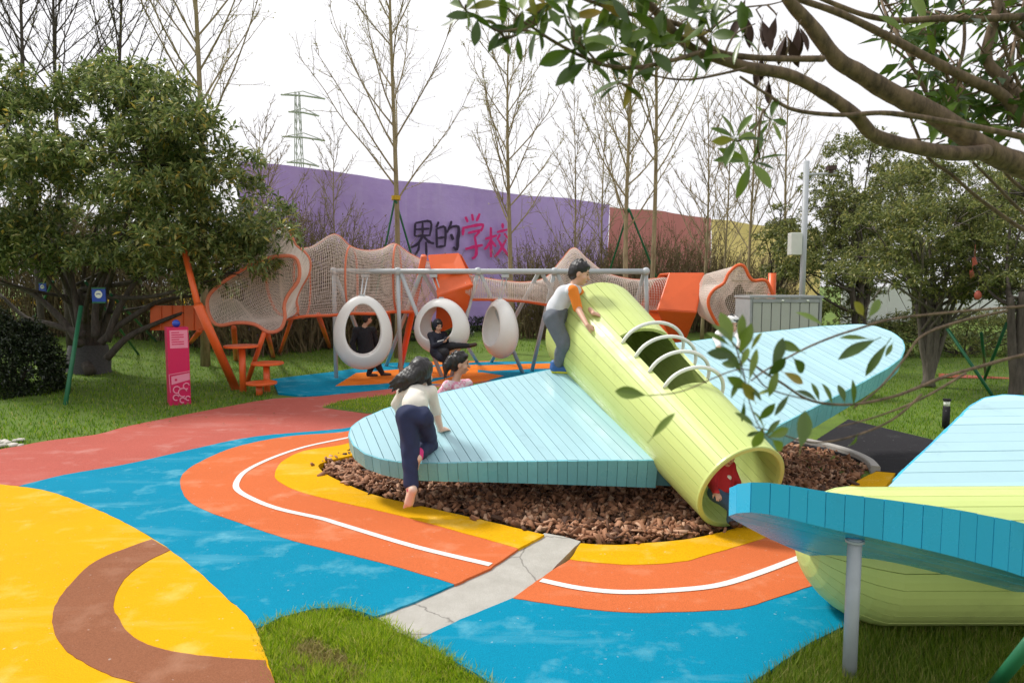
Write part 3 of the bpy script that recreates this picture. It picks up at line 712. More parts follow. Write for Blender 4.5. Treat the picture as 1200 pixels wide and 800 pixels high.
def ring_at(px, top, bot, Y, hy, n=64, pw=2.3):
    a, b = AT(px, top, Y), AT(px, bot, Y); c = (a+b)/2; hz = (a[2]-b[2])/2; o = []
    for k in range(n):
        t = 2*math.pi*k/n; cs, sn = math.cos(t), math.sin(t)
        f = (abs(cs)**pw+abs(sn)**pw)**(-1/pw); o.append(c+np.array((0, sn*f*hy, cs*f*hz)))
    return o
def tunnel(stn, Y0, Y1, per, hy=.8):
    pts = spline([(a, b, c) for a, b, c in stn], per); x0, x1 = stn[0][0], stn[-1][0]
    return [ring_at(p[0], p[1], p[2], Y0+(Y1-Y0)*(p[0]-x0)/(x1-x0), hy) for p in pts]
ta = tunnel([(338,268,374),(346,288,374),(365,290,371),(393,275,370),(412,289,368),(430,294,368),(448,292,368),(463,286,366),(480,297,366),(494,304,366),(506,308,366)], 15.3, 16.5, 12, .6)
netmesh(ta, 1, .0044, .0040)
tb = tunnel([(548,322,352),(580,328,352),(615,331,354),(640,325,358),(657,306,360),(672,291,362),(688,304,362),(710,320,363),(745,328,365),(780,325,366)], 16.1, 16.6, 14)
netmesh(tb, 1, .0044, .0040)
def edge_cord(name, P, r, mat, closed=False):
    m = MB(); m.tube(P, r, 8, closed=closed); return obj(name, m, mat, frame, smooth=True)
for ring in (ta, tb):
    edge_cord('edge_rope', [r[0] for r in ring], .022, M['rope_orange'])
    edge_cord('bottom_tube', [r[32]+(0, -.5, .03) for r in ring], .035, M['steel_orange'])
for q in (ta[18], ta[48], ta[86]): edge_cord('hoop', q, .024, M['rope_orange'], True)
def pxloop(P, Y0, Y1, n):
    S = spline([(a, b, Y0+(Y1-Y0)*k/len(P)) for k, (a, b) in enumerate(P)], 8, True)
    P3 = [AT(a, b, Y) for a, b, Y in S]; cum = [0]
    for a, b in zip(P3, P3[1:]+P3[:1]): cum.append(cum[-1]+np.linalg.norm(b-a))
    o = []; P3.append(P3[0])
    for k in range(n):
        u = cum[-1]*k/n; j = max(i for i in range(len(cum)) if cum[i] <= u+1e-9); j = min(j, len(P3)-2)
        o.append(P3[j]+(P3[j+1]-P3[j])*((u-cum[j])/max(1e-9, cum[j+1]-cum[j])))
    return o
L1 = pxloop([(330,300),(346,302),(351,316),(349,330),(338,345),(333,358),(334,373),(328,386),(314,389),(299,380),(278,378),(256,381),(246,371),(243,352),(252,338),(280,318),(305,305)], 13.9, 13.9, 64)
L2 = pxloop([(331,267),(340,272),(346,287),(358,297),(363,306),(362,320),(352,338),(347,352),(349,364),(340,371),(325,366),(315,345),(312,318),(316,290),(322,272)], 14.7, 14.7, 64)
edge_cord('hoop', L1, .038, M['rope_orange'], True); edge_cord('hoop', L2, .034, M['rope_orange'], True)
def loft(A, B, n):
    A = np.array(A); B = np.array(B)
    if np.cross(A[10]-A[0], A[20]-A[10])[1]*np.cross(B[10]-B[0], B[20]-B[10])[1] < 0: B = B[::-1]
    best = min(range(len(B)), key=lambda s: np.sum((A-np.roll(B, s, 0))**2)); B = np.roll(B, best, 0)
    return [list(A+(B-A)*k/n) for k in range(n+1)]
netmesh(loft(L1, L2, 32), 1, .0055, .0048)
netmesh(loft(L2, ta[5], 12), 1, .0055, .0048)
cen = np.mean(np.array(L1), 0); back = [cen+(p-cen)*.35+np.array((-.9, 1.2, .1)) for p in L1]
netmesh(loft(L1, back, 28), 1, .0055, .0048)
def housing(lpx, rpx, Ys, back):
    Lp = [AT(a, b, y) for (a, b), y in zip(lpx, Ys)]; Rp = [AT(a, b, y) for (a, b), y in zip(rpx, Ys)]
    yc = Ys[2]
    mir = lambda p: np.array((p[0], 2*(yc+back)-p[1], p[2]))
    Lp = Lp+[mir(Lp[1]), mir(Lp[0])]; Rp = Rp+[mir(Rp[1]), mir(Rp[0])]
    for k in range(5):
        j = (k+1) % 5; a, b, c, d = Lp[k], Lp[j], Rp[j], Rp[k]; n = nrm(np.cross(b-a, d-a)); cc = (a+b+c+d)/4
        q = [x+(cc-x)*.02 for x in (a, b, c, d)]; m = MB(); m.prism(q, n*.03); pan = obj('panel', m, M['steel_orange'], frame, fix=True)
        if k == 1:
            for u in (.3, .52):
                for vv in (.3,):
                    h = a+(b-a)*vv+((d-a)+(c-b-(d-a))*vv)*u-n*.012*np.sign(n[1]); m = MB()
                    m.tube([h+.04*(nrm(d-a)*math.cos(z)+nrm(b-a)*math.sin(z)) for z in np.linspace(0, 2*math.pi, 13)[:-1]], .008, 6, closed=True); obj('hole_ring', m, M['rope_orange'], pan)
    for P in (Lp, Rp):
        m = MB(); m.tube(P, .03, 8, closed=True); obj('panel_frame', m, M['steel_orange'], frame)
    for k in range(5):
        m = MB(); m.tube([Lp[k], Rp[k]], .022, 8); obj('panel_frame', m, M['steel_orange'], frame)
    return Lp, Rp
housing([(503,300),(514,347),(511,391)], [(537,298),(553,334),(543,376)], (15.9, 15.3, 15.8), .5)
HL, HR = housing([(785,321),(771,363),(790,402)], [(824,321),(815,366),(800,403)], (15.9, 15.3, 15.9), .5)
rr = pxloop([(826,322),(836,326),(842,334),(838,350),(828,372),(818,366),(816,345)], 15.7, 15.7, 64)
L3 = pxloop([(833,366),(830,352),(836,340),(848,332),(854,320),(864,311),(872,312),(878,324),(884,329),(896,328),(902,336),(908,360),(895,388),(866,398),(846,386)], 15.0, 15.0, 64)
edge_cord('hoop', L3, .036, M['steel_orange'], True); netmesh(loft(L3, rr, 30), 1, .0055, .0048)
cen = np.mean(np.array(L3), 0); netmesh(loft(L3, [cen+(p-cen)*.5+np.array((.3, 1.0, .0)) for p in L3], 20), 1, .0055, .0048)
for (a, b, Ya), (c, d), r in [((232,357,12.9),(278,454),.085), ((310,389,13.9),(287,450),.05), ((313,389,14),(321,417),.055), ((274,384,15.3),(277,422),.06), ((343,370,14.9),(326,415),.045), ((373,369,15.4),(388,408),.06),
                        ((234,388,15),(219,403),.06), ((455,368,15.8),(462,411),.04), ((497,300,15.6),(468,431),.075), ((210,330,14),(233,300),.06), ((905,322,15.2),(905,352),.085), ((800,402,15.9),(802,412),.06), ((590,353,16.2),(590,352.5),.01)]:
    if (c, d) == (233, 300): P = [AT(233, 362, 13), AT(214, 286, 13.6)]
    elif (c, d) == (905, 352): P = [AT(905, 320, 15.2), np.array((*AT(905, 352, 15.2)[:2], 0.0))]
    elif a == 590: continue
    else:
        e = G(c, d, 0.0); P = [AT(a, b, min(Ya, e[1]+.6)), e-(0, 0, .1)]
    m = MB(); m.tube(P, r, 12); obj('leg', m, M['steel_orange'], frame, smooth=True)
for a, b, y0, y1, Yd, dy in ((176, 240, 358, 387, 15.2, .9),):
    p = [AT(a, y0, Yd), AT(b, y0, Yd), AT(b, y1, Yd), AT(a, y1, Yd)]; m = MB(); m.prism(p, (0, .05, 0)); pn = obj('deck_panel', m, M['steel_orange'], frame, fix=True)
    for k in range(1, 5):
        q = p[0]+(p[1]-p[0])*k/5; e = p[3]+(p[2]-p[3])*k/5; m = MB(); m.tube([q+(0,-.012,0), e+(0,-.012,0)], .02, 6); obj('batten', m, M['steel_orange'], pn)
for k, (x, yt, yb, x0, x1) in enumerate([(285, 405, 457, 263, 302), (313, 425, 457, 295, 332), (304, 448, 461, 289, 324)]):
    b = G(x, yb, 0); o = thing('stepping_post', ['tallest orange stepping post with a flat top beside the climbing frame', 'middle-height orange stepping post nearest the blue swing surface', 'lowest orange stepping post, in front of the other two'][k], 'stepping post', b, 'orange stepping posts')
    t = AT((x0+x1)/2, yt, b[1]); wdt = (AT(x1, yt, b[1])-AT(x0, yt, b[1]))[0]/2; m = MB(); m.tube([b-(0,0,.1), np.array((b[0], b[1], t[2]-.03))], .065, 12); obj('post', m, M['steel_orange'], o, smooth=True)
    m = MB(); m.tube([np.array((t[0], b[1], t[2]-.035)), np.array((t[0], b[1], t[2]+.012))], wdt, 22); obj('plate', m, M['steel_orange'], o, bevel=.01)

# ------------------------------------------------------------------ magenta totem with print, blue ball
def totem():
    c = G(199, 475.5, -.03); s = .35; h = AT(199, 384, c[1])[2]+.03; th = R(33)
    u = np.array((math.cos(th), math.sin(th), 0)); v = np.array((-math.sin(th), math.cos(th), 0))  # right face runs along u from the near edge, left face along v
    o = thing('totem', 'magenta square information post with pale pink print on the lawn', 'totem', c)
    m = MB(); m.prism([c, c+u*s, c+u*s+v*s, c+v*s], (0, 0, h)); obj('casing', m, M['magenta'], o, fix=True, bevel=.006)
    n = -v
    def quad(a0, b0, a1, b1, mat, name, d=.003):
        m = MB(); m.prism([c+u*s*a0+n*d+(0,0,h*b0), c+u*s*a1+n*d+(0,0,h*b0), c+u*s*a1+n*d+(0,0,h*b1), c+u*s*a0+n*d+(0,0,h*b1)], -n*.002); return obj(name, m, mat, o, fix=True)
    quad(.12, .735, .95, .965, M['magenta_print'], 'notice')
    for k in range(6): quad(.2, .93-.03*k, .2+.6*(.95 if k % 3 else .6), .942-.03*k, M['magenta'], 'text_line', .0055)
    m = MB()
    def pl(P, r=.011):
        m.tube([c+u*s*a+n*.004+(0,0,h*b) for a, b in P], r, 6)
    pl([(.02,.40),(.98,.43)], .006); pl([(.02,.40),(.05,.17)], .006)
    for cx, cy, rr_ in ((.35,.20,.16),(.62,.16,.20),(.8,.24,.14),(.3,.10,.13),(.6,.06,.12),(.85,.08,.1)):
        pl([(cx+rr_*math.cos(a), cy+rr_*.27*math.sin(a)) for a in np.linspace(.3, 5.2, 14)], .012)
    m2 = MB(); m2.prism([c+u*s*.12+n*.003+(0,0,h*.27), c+u*s*.97+n*.003+(0,0,h*.32), c+u*s*.97+n*.003+(0,0,h*.41), c+u*s*.12+n*.003+(0,0,h*.375)], -n*.002); obj('emblem', m2, M['magenta_print'], o, fix=True)
    m3 = MB(); m3.tube([c+u*s*.33+n*.0055+(0,0,h*.33), c+u*s*.33+n*.004+(0,0,h*.33)], .022, 10); obj('emblem_dot', m3, M['magenta'], o)
    obj('swirl_print', m, M['magenta_print'], o)
    q = c+u*s*.45+v*s*.5+(0, 0, h); m = MB(); m.sphere(q+(.02, 0, .062), .068, 18, 12); b = obj('blue_ball', m, M['blue_gloss'], None, smooth=True); tag(b, 'glossy blue ball lying on top of the magenta post', 'ball')
totem()

# ------------------------------------------------------------------ grey metal cabinet, camera mast, bollard
def cabinet():
    Yc = 13.0; a, b = AT(879, 349, Yc), AT(963, 348, Yc); h = a[2]; x0, x1 = a[0], b[0]
    o = thing('metal_cabinet', 'grey sheet metal enclosure with vertical panels behind the right blue wing', 'cabinet', ((x0+x1)/2, Yc, 0))
    m = MB(); m.box(((x0+x1)/2, Yc+.42, h/2-.02), ((x1-x0)/2-.015, .40, h/2-.03)); obj('core', m, M['cabinet_edge'], o)
    n = 7; wp = (x1-x0-.10)/n
    for k in range(n):
        m = MB(); m.box((x0+.05+wp*(k+.5), Yc+.008, h/2-.03), (wp/2-.008, .014, h/2-.06)); obj('panel', m, M['cabinet'], o, bevel=.004)
    for xx in (x0+.02, x1-.02):
        m = MB(); m.box((xx, Yc+.41, h/2), (.022, .43, h/2)); obj('corner_post', m, M['cabinet_edge'], o)
    m = MB(); m.box(((x0+x1)/2, Yc+.41, h+.02), ((x1-x0)/2+.02, .45, .022)); m.box(((x0+x1)/2, Yc-.012, h-.05), ((x1-x0)/2-.05, .012, .035)); obj('top_cap', m, M['cabinet_edge'], o)
    for f in (.45, .8):
        m = MB(); m.sphere((x0+(x1-x0)*f, Yc-.03, h-.05), (.03,.02,.02), 8, 6); obj('clip', m, M['white_metal'], o)
cabinet()
def mast():
    Yc = 17.0; b = AT(939, 345, Yc); z1 = AT(943, 189, Yc)[2]; x = b[0]+.02
    o = thing('camera_mast', 'slim white steel mast with a camera arm behind the grey enclosure', 'camera mast', (x, Yc, 0))
    m = MB(); m.tube([(x, Yc, -.1), (x, Yc, z1)], .07, 14); obj('pole', m, M['galv'], o, smooth=True)
    e = AT(981, 203, Yc-.2); m = MB(); m.tube([(x, Yc, e[2]), e], .03, 8); m.tube([(x, Yc, e[2]-.25), (x+.2, Yc-.05, e[2])], .02, 6); arm = obj('arm', m, M['galv'], o)
    c = AT(974, 197, Yc-.2); m = MB(); m.box(c, (.10, .09, .05)); m.tube([c+(0,0,-.12), c+(0,0,-.02)], .05, 10); obj('camera', m, M['shoe_k'], arm)
    a1, a2 = AT(925, 273, Yc), AT(937, 299, Yc); m = MB(); m.box(((a1[0]+a2[0])/2, Yc-.02, (a1[2]+a2[2])/2), ((a2[0]-a1[0])/2, .12, (a1[2]-a2[2])/2)); bx = obj('control_box', m, M['white_metal'], o, bevel=.015)
    m = MB(); m.tube([(x-.09, Yc-.02, a2[2]+.1), (x, Yc, a2[2]+.1)], .03, 6); obj('bracket', m, M['galv'], bx)
mast()
b = G(1108, 502, -.03); o = thing('bollard_lamp', 'short black bollard lamp on the lawn beyond the black surface', 'lamp', b)
m = MB(); m.tube([b, b+(0,0,.34)], .05, 12); obj('post', m, M['asphalt'], o, smooth=True)
m = MB(); m.tube([b+(0,0,.34), b+(0,0,.42)], .042, 12); obj('lens', m, M['white_metal'], o, smooth=True)
m = MB(); m.tube([b+(0,0,.42), b+(0,0,.45)], .055, 12); obj('cap', m, M['asphalt'], o)

# ------------------------------------------------------------------ banner wall, hoardings, pylon
WP, WD = np.array((-9.0, 24.0, 0)), np.array((21.0, 18.0, 0)); WN = nrm((18.0, -21.0, 0)); WL = np.linalg.norm(WD); WDn = WD/WL
def wallu(px): d = ray(px, 335); q = PL(px, 335, WP, WN); return float(np.dot(q-WP, WDn))
def cloth(name, u0, u1, z0, z1, mat, label, seed, group=None, chars=None):
    rs = np.random.RandomState(seed); nu, nv = max(8, int((u1-u0)*2.2)), 14; ph = rs.uniform(0, 6, 6); mb = MB(); vs = []
    for i in range(nu+1):
        u = u0+(u1-u0)*i/nu
        for j in range(nv+1):
            v = j/nv; dd = .05*math.sin(u*1.7+v*5+ph[0])+.04*math.sin(u*3.9-v*7+ph[1])+.03*math.sin(v*11+u*.8+ph[2])
            vs.append(WP+WDn*u+WN*dd+np.array((0, 0, z0+(z1-z0)*v+.05*math.sin(u*.9)*v)))
    mb.add(vs, [(i*(nv+1)+j, (i+1)*(nv+1)+j, (i+1)*(nv+1)+j+1, i*(nv+1)+j+1) for i in range(nu) for j in range(nv)])
    o = thing(name, label, 'banner', WP+WDn*(u0+u1)/2, group); obj('cloth', mb, mat, o, smooth=True)
    u = u0+.2
    while u < u1:
        m = MB(); p = WP+WDn*u-WN*.35; m.tube([p+(0,0,-.3), p+(0,0,z1)], .05, 6); obj('post', m, M['cabinet_edge'], o); u += 4
    for zz in (z0+.3, (z0+z1)/2, z1-.1):
        m = MB(); m.tube([WP+WDn*u0-WN*.3+(0,0,zz), WP+WDn*u1-WN*.3+(0,0,zz)], .04, 6); obj('rail', m, M['cabinet_edge'], o)
    return o
u_p, u_m, u_y = wallu(712), wallu(832), wallu(960)
ZT = 6.35
ban = cloth('banner', wallu(283), u_p, .25, ZT, M['purple'], 'long purple cloth banner with dark and pink brush lettering behind the bare trees', 1)
cloth('banner', u_p+.05, u_m, .25, ZT-.1, M['maroon'], 'dull red cloth banner next to the purple one', 2)
cloth('banner', u_m+.05, u_y, .25, ZT-.2, M['ochre'], 'yellow cloth banner between the red one and the camera mast', 3)
def brush(strokes, off, scale, mat, name):
    m = MB()
    for k, S in enumerate(strokes):
        wpx = S[0]; P = [(400+(a+off[0])/3.75, 190+(b+off[1])/3.75) for a, b in S[1:]]
        P = [(p[0], p[1]) for p in spline([(a, b, 0) for a, b in P], 4)]; n = len(P); Lf = []; Rt = []
        for i in range(n):
            a, b = P[max(i-1, 0)], P[min(i+1, n-1)]; tx, ty = b[0]-a[0], b[1]-a[1]; l = math.hypot(tx, ty)+1e-9
            ww = wpx*(1-.35*abs(2*i/(n-1)-1))*(1+.12*math.sin(i*2.1+k)); sx, sy = -ty/l*ww/2, tx/l*ww/2
            q0 = WP+WN*(.17+.002*k)
            Lf.append(PL(P[i][0]+sx, P[i][1]+sy, q0, WN)); Rt.append(PL(P[i][0]-sx, P[i][1]-sy, q0, WN))
        m.add(Lf+Rt, [(i, i+1, i+1+n, i+n) for i in range(n-1)])
    return obj(name, m, mat, ban)
brush([(3.2,(325,268),(322,325)),(3.2,(325,268),(392,262),(388,325)),(3,(325,296),(388,292)),(3,(357,262),(357,325)),(3.2,(322,325),(390,322)),(3.6,(358,325),(335,360),(305,375)),(3.6,(360,325),(385,350),(408,358)),(3,(343,352),(338,385),(322,412)),(3.2,(372,350),(374,410))], (0,0), 1, M['ink'], 'character')
brush([(3.2,(428,262),(417,288)),(3.4,(418,292),(420,376)),(3.4,(418,294),(456,288),(455,372)),(3,(420,334),(455,330)),(3.2,(420,374),(456,368)),(3.4,(484,258),(477,285),(463,310)),(4,(472,288),(514,284),(512,340),(508,384),(492,372)),(4,(482,316),(492,342))], (0,0), 1, M['ink'], 'character')
brush([(3.4,(545,240),(556,264)),(3.4,(574,228),(579,258)),(3.4,(608,226),(594,260)),(3.4,(537,284),(534,322)),(3.8,(536,290),(580,280),(622,276),(612,304)),(3.6,(556,312),(606,302),(586,328)),(3.8,(586,328),(594,380),(590,412),(574,424)),(3.8,(545,382),(585,372),(622,364))], (0,0), 1, M['pink_ink'], 'character')
brush([(3.4,(632,338),(684,322)),(3.6,(657,286),(658,418)),(3.2,(655,345),(642,370),(628,384)),(3.2,(660,345),(680,372)),(3.4,(708,268),(710,292)),(3.4,(684,308),(732,296)),(3,(698,316),(684,342)),(3,(716,312),(732,336)),(3.6,(724,340),(700,385),(672,418)),(3.6,(690,342),(712,380),(738,416))], (0,0), 1, M['pink_ink'], 'character')
def hoard():
    a, b = AT(985, 380, 30), AT(1420, 380, 34); o = thing('hoarding', 'white site hoarding glimpsed between the right-hand tree trunks', 'hoarding', (a+b)/2*np.array((1,1,0)))
    n = 9
    for k in range(n):
        p, q = a+(b-a)*k/n, a+(b-a)*(k+1)/n; d = (q-p)*.006; m = MB(); z0, z1 = .35, AT(1000, 336, 30)[2]
        m.prism([np.array((*(p+d)[:2], z0)), np.array((*(q-d)[:2], z0)), np.array((*(q-d)[:2], z1+.1*(k % 2))), np.array((*(p+d)[:2], z1+.1*(k % 2)))], (0, .06, 0)); obj('panel', m, M['hoarding'], o, fix=True)
hoard()
def pylon():
    Yd = 190; o = thing('power_pylon', 'distant pale grey lattice power pylon rising behind the purple banner', 'pylon', (AT(354, 335, Yd)[0], Yd, 0)); c = AT(354, 335, Yd); zt = AT(354, 108, Yd)[2]; m = MB()
    wz = lambda z: 1.7-1.2*min(1, z/zt)
    for sx in (-1, 1):
        for sy in (-1, 1):
            m.tube([(c[0]+sx*wz(z), Yd+sy*wz(z), z) for z in np.linspace(0, zt, 6)], .15, 4)
    z = 0; k = 0
    while z < zt-4:
        h = 6.5; a, b = wz(z), wz(min(zt, z+h))
        for sy in (-1, 1):
            m.tube([(c[0]-a, Yd+sy*a, z), (c[0]+b, Yd+sy*b, z+h)], .10, 3); m.tube([(c[0]+a, Yd+sy*a, z), (c[0]-b, Yd+sy*b, z+h)], .10, 3)
        z += h
    obj('tower', m, M['cabinet'], o)
    for x0, x1, yy in ((329, 381, 113), (338, 374, 133), (331, 381, 162), (336, 374, 192)):
        p, q = AT(x0, yy-2, Yd), AT(x1, yy+3, Yd); mid = (p+q)/2; m = MB(); m.tube([p, mid+(0,0,.3), q], .26, 4); m.tube([p, mid+(0,0,1.5), q], .14, 4); obj('cross_arm', m, M['cabinet'], o)
pylon()

# ------------------------------------------------------------------ trees and shrubs
def leaf_cloud(C, D, per, L, Wd, rs, spread=1.0, droop=.25):
    "C: clump centres, D: clump axes; returns vertices and triangles of folded leaves radiating from each clump"
    n = len(C)*per; c = np.repeat(C, per, 0); a = np.repeat(D, per, 0)
    r = rs.normal(size=(n, 3)); r /= np.linalg.norm(r, axis=1)[:, None]
    d = a*rs.uniform(.1, .9, (n, 1))+r*spread; d[:, 2] -= droop*rs.uniform(0, 1.4, n); d /= np.linalg.norm(d, axis=1)[:, None]
    l = L*rs.uniform(.6, 1.25, (n, 1)); wv = Wd*rs.uniform(.7, 1.25, (n, 1))
    up = np.array((0, 0, 1.0))+rs.normal(size=(n, 3))*.45; s = np.cross(d, up); s /= np.linalg.norm(s, axis=1)[:, None]+1e-9; nn = np.cross(s, d)
    b = c+d*l*.08+a*rs.uniform(-.5, .5, (n, 1))*L
    m = b+d*l*.5; tip = b+d*l; tip[:, 2] -= l[:, 0]*.12
    V = np.stack([b, m+s*wv*.5+nn*wv*.16, tip, m-s*wv*.5+nn*wv*.16], 1).reshape(-1, 3)
    i = np.arange(n)[:, None]*4; F = np.stack([i+np.array((0,1,2)), i+np.array((0,2,3))], 1).ravel()
    return V, F
def poly_sample(P, n, rs):
    A = np.array(P); o = []
    while len(o) < n:
        x, y = rs.uniform(A[:, 0].min(), A[:, 0].max()), rs.uniform(A[:, 1].min(), A[:, 1].max())
        if inpoly([x], [y], P)[0]: o.append((x, y))
    return o
def evergreen(name, label, cat, base, polypx, Yr, nblob, rblob, nclump, per, L, Wd, mat, tmat, trunks, seed, tr=.14, group=None, limbs=26):
    rs = np.random.RandomState(seed); o = thing(name, label, cat, base, group)
    cx = np.mean([p[0] for p in polypx]); cy = np.mean([p[1] for p in polypx]); blobs = []
    for x, y in poly_sample(polypx, nblob, rs):
        # farther from the middle of the outline the crown is thinner front to back
        e = max(abs(x-cx)/(np.ptp([p[0] for p in polypx])/2), abs(y-cy)/(np.ptp([p[1] for p in polypx])/2)); half = (Yr[1]-Yr[0])/2*math.sqrt(max(.05, 1-min(1, e)**2))
        Yv = (Yr[0]+Yr[1])/2+rs.uniform(-1, 1)*half; blobs.append((AT(x, y, Yv), rblob*rs.uniform(.6, 1.25)))
    C = []; D = []
    for c, r in blobs:
        k = int(nclump*(r/rblob)**2); v = rs.normal(size=(k, 3)); v /= np.linalg.norm(v, axis=1)[:, None]; v[:, 2] = np.where(v[:, 2] < -.3, -v[:, 2]*.6, v[:, 2])
        C.append(c+v*r*np.array((1, 1, .72))*rs.uniform(.72, 1.05, (k, 1))); dd = v+np.array((0, 0, .25)); D.append(dd/np.linalg.norm(dd, axis=1)[:, None])
    V, F = leaf_cloud(np.concatenate(C), np.concatenate(D), per, L, Wd, rs)
    cr = npobj('crown', V, F, 3, mat, o); m = MB(); base = np.array(base); tops = []
    for lean, hgt, rr in trunks:
        P = [base+np.array((lean[0]*f*.35+rs.normal()*.01, lean[1]*f, hgt*f)) for f in (0, .25, .5, .75, 1)]
        P = spline(P, 3); m.tube(P, [rr*(1.35 if k == 0 else 1)*(1-.45*k/len(P)) for k in range(len(P))], 9); tops.append((P, rr))
    obj('trunk', m, tmat, o, smooth=True); m = MB()
    for c, r in sorted(blobs, key=lambda b: -b[1])[:limbs]:
        P, rr = tops[rs.randint(len(tops))]; st = P[int(len(P)*rs.uniform(.45, .99))]; mid = (st+c)/2+np.array((rs.normal()*.12, rs.normal()*.12, -.15*np.linalg.norm(c-st)*.4))
        m.tube(spline([st, mid, c], 4), list(np.linspace(rr*.42, .012, 9)), 6)
        for q in range(5):
            e = c+rs.normal(size=3)*r*.6; m.tube([c+(st-c)*.12*rs.rand(), (c+e)/2+rs.normal(size=3)*.05, e], [.014, .009, .004], 4)
    obj('branch', m, tmat, o, smooth=True)
    return o
lt = G(105, 441, 0); lt[2] = float(terr(lt[0], lt[1]))
big = evergreen('evergreen_tree', 'large spreading evergreen tree with glossy leaves on the left lawn', 'tree', lt,
    [(-70,110),(-20,75),(20,70),(60,88),(85,105),(100,92),(135,92),(175,105),(215,122),(236,140),(254,165),(278,185),(300,218),(318,255),(323,300),(308,325),(275,338),(245,345),(210,340),(175,335),(130,338),(85,318),(40,328),(-10,325),(-70,335)],
    (12.4, 16.2), 104, .68, 62, 11, .155, .050, M['leaf_l'], M['trunk'], [((-.5,.1),1.7,.15),((.1,-.2),1.9,.17),((.8,.2),2.0,.14),((1.4,.3),1.8,.10),((-1.2,0),1.9,.10)], 3, limbs=13)
m = MB()
for P in ([(95,405),(70,372),(35,342),(0,332),(-30,330)],[(100,392),(60,380),(30,372),(0,345)],[(118,402),(135,385),(165,365),(190,352),(235,346)],[(125,420),(150,395),(185,378),(215,366)],[(112,395),(112,360),(120,330),(140,290)],[(95,395),(88,350),(80,310),(60,280)],[(125,400),(140,360),(165,320),(185,280)]):
    m.tube(spline([AT(x, y, 14.9+.1*k) for k, (x, y) in enumerate(P)], 4), list(np.linspace(.085, .03, 4*(len(P)-1)+1)), 8)
obj('branch', m, M['trunk'], big, smooth=True)
m = MB(); m.tube([lt+(0,-.02,-.1), lt+(0,-.02,.05), lt+(.02,-.03,.3), lt+(.02,-.02,.62)], [.50, .46, .46, .40], 16, caps=False); obj('root_wrap', m, plain('grey_root_wrap_cloth', (.085,.08,.085,1), .9, .3, 30, bump=.8), big, smooth=True)
m = MB(); m.tube([lt+(.18,-.4,.22), lt+(.36,-.52,.02)], [.11, .13], 8); obj('root', m, M['trunk'], big, smooth=True)
def sign_on_tree(label, px, py, wpx, hpx, Yv):
    a, b = AT(px-wpx/2, py-hpx/2, Yv), AT(px+wpx/2, py+hpx/2, Yv); c = (a+b)/2; w2, h2 = (b[0]-a[0])/2, (a[2]-b[2])/2
    o = thing('tree_tag', label, 'sign', c); m = MB(); m.box(c, (w2, .012, h2)); obj('plate', m, M['blue_gloss'], o, bevel=.004)
    m = MB()
    for s in (-1, 1): m.box(c+(0,-.012,s*h2*.93), (w2, .008, h2*.1))
    obj('edge_strip', m, M['green_pole'], o)
    m = MB(); m.tube([c+(0,-.014,.02), c+(0,-.017,.02)], w2*.55, 16); obj('emblem', m, M['white_metal'], o)
    m = MB(); m.tube([c+(-w2*.3,-.0185,.02), c+(0,-.0195,.035), c+(w2*.3,-.0185,.02)], .008, 5); obj('lettering', m, M['blue_gloss'], o)
    m = MB(); m.tube([c+(0,0,h2), c+(0,.05,h2+.3)], .006, 4); obj('string', m, M['trunk'], o)
sign_on_tree('square blue tag with a white oval hung in the large evergreen tree', 116, 346, 17, 18, 14.0)
sign_on_tree('small blue tag hung at the far left behind the evergreen limbs', 50, 337, 9, 12, 16.5)
def blob_bush(name, label, cat, base, size, nclump, per, L, Wd, mat, seed, group=None):
    rs = np.random.RandomState(seed); o = thing(name, label, cat, base, group); base = np.array(base)
    v = rs.normal(size=(nclump, 3)); v /= np.linalg.norm(v, axis=1)[:, None]; v[:, 2] = np.abs(v[:, 2])
    lump = 1+.10*np.sin(v[:, 0]*7+seed)*np.sin(v[:, 1]*6)+.08*np.sin(v[:, 2]*9+v[:, 0]*5)
    C = base+v*np.array(size)*(rs.uniform(.55, 1.02, (nclump, 1))**.5)*lump[:, None]; V, F = leaf_cloud(C, v, per, L, Wd, rs)
    npobj('foliage', V, F, 3, mat, o); m = MB()
    for k in range(14):
        a = rs.uniform(0, 6.28); e = base+np.array((math.cos(a)*size[0]*.6, math.sin(a)*size[1]*.6, size[2]*rs.uniform(.4, .8))); m.tube([base+(0,0,-.05), (base+e)/2+(0,0,.1), e], [.03, .02, .008], 5)
    obj('stem', m, M['trunk'], o); return o
bb = G(18, 462, 0); blob_bush('round_bush', 'dense dark round bush at the left edge of the lawn', 'bush', bb, (.88, .85, 1.5), 2600, 9, .075, .032, M['leaf_bush'], 5)
hb = np.array(AT(440, 380, 24.3)); hb[2] = float(terr(hb[0], hb[1])); blob_bush('low_hedge', 'low dark green hedge on the bank behind the net tunnel', 'hedge', hb, (3.4, .5, .9), 2600, 8, .07, .03, M['leaf_bush'], 6)
hb = np.array(AT(612, 378, 27.6)); hb[2] = float(terr(hb[0], hb[1])); blob_bush('low_hedge', 'low clipped hedge on the bank beyond the edge-on egg swing', 'hedge', hb, (2.6, .5, .8), 1800, 8, .07, .03, M['leaf_bush'], 8)
r1 = G(1088, 452, 0); evergreen('evergreen_tree', 'many-stemmed olive evergreen tree beyond the tip of the right blue wing', 'tree', r1,
    [(985,330),(1000,280),(1030,225),(1075,200),(1120,190),(1165,205),(1195,250),(1205,310),(1190,362),(1130,352),(1080,345),(1030,350)], (12.6, 15.6), 56, .55, 72, 12, .085, .033, M['leaf_r'], M['trunk_grey'],
    [((-.55,.1),1.9,.10),((-.25,-.1),2.0,.09),((.05,.1),2.1,.11),((.35,-.1),2.0,.09),((.75,.1),1.9,.08),((1.3,0),1.8,.07),((-.9,0),1.7,.07)], 11)
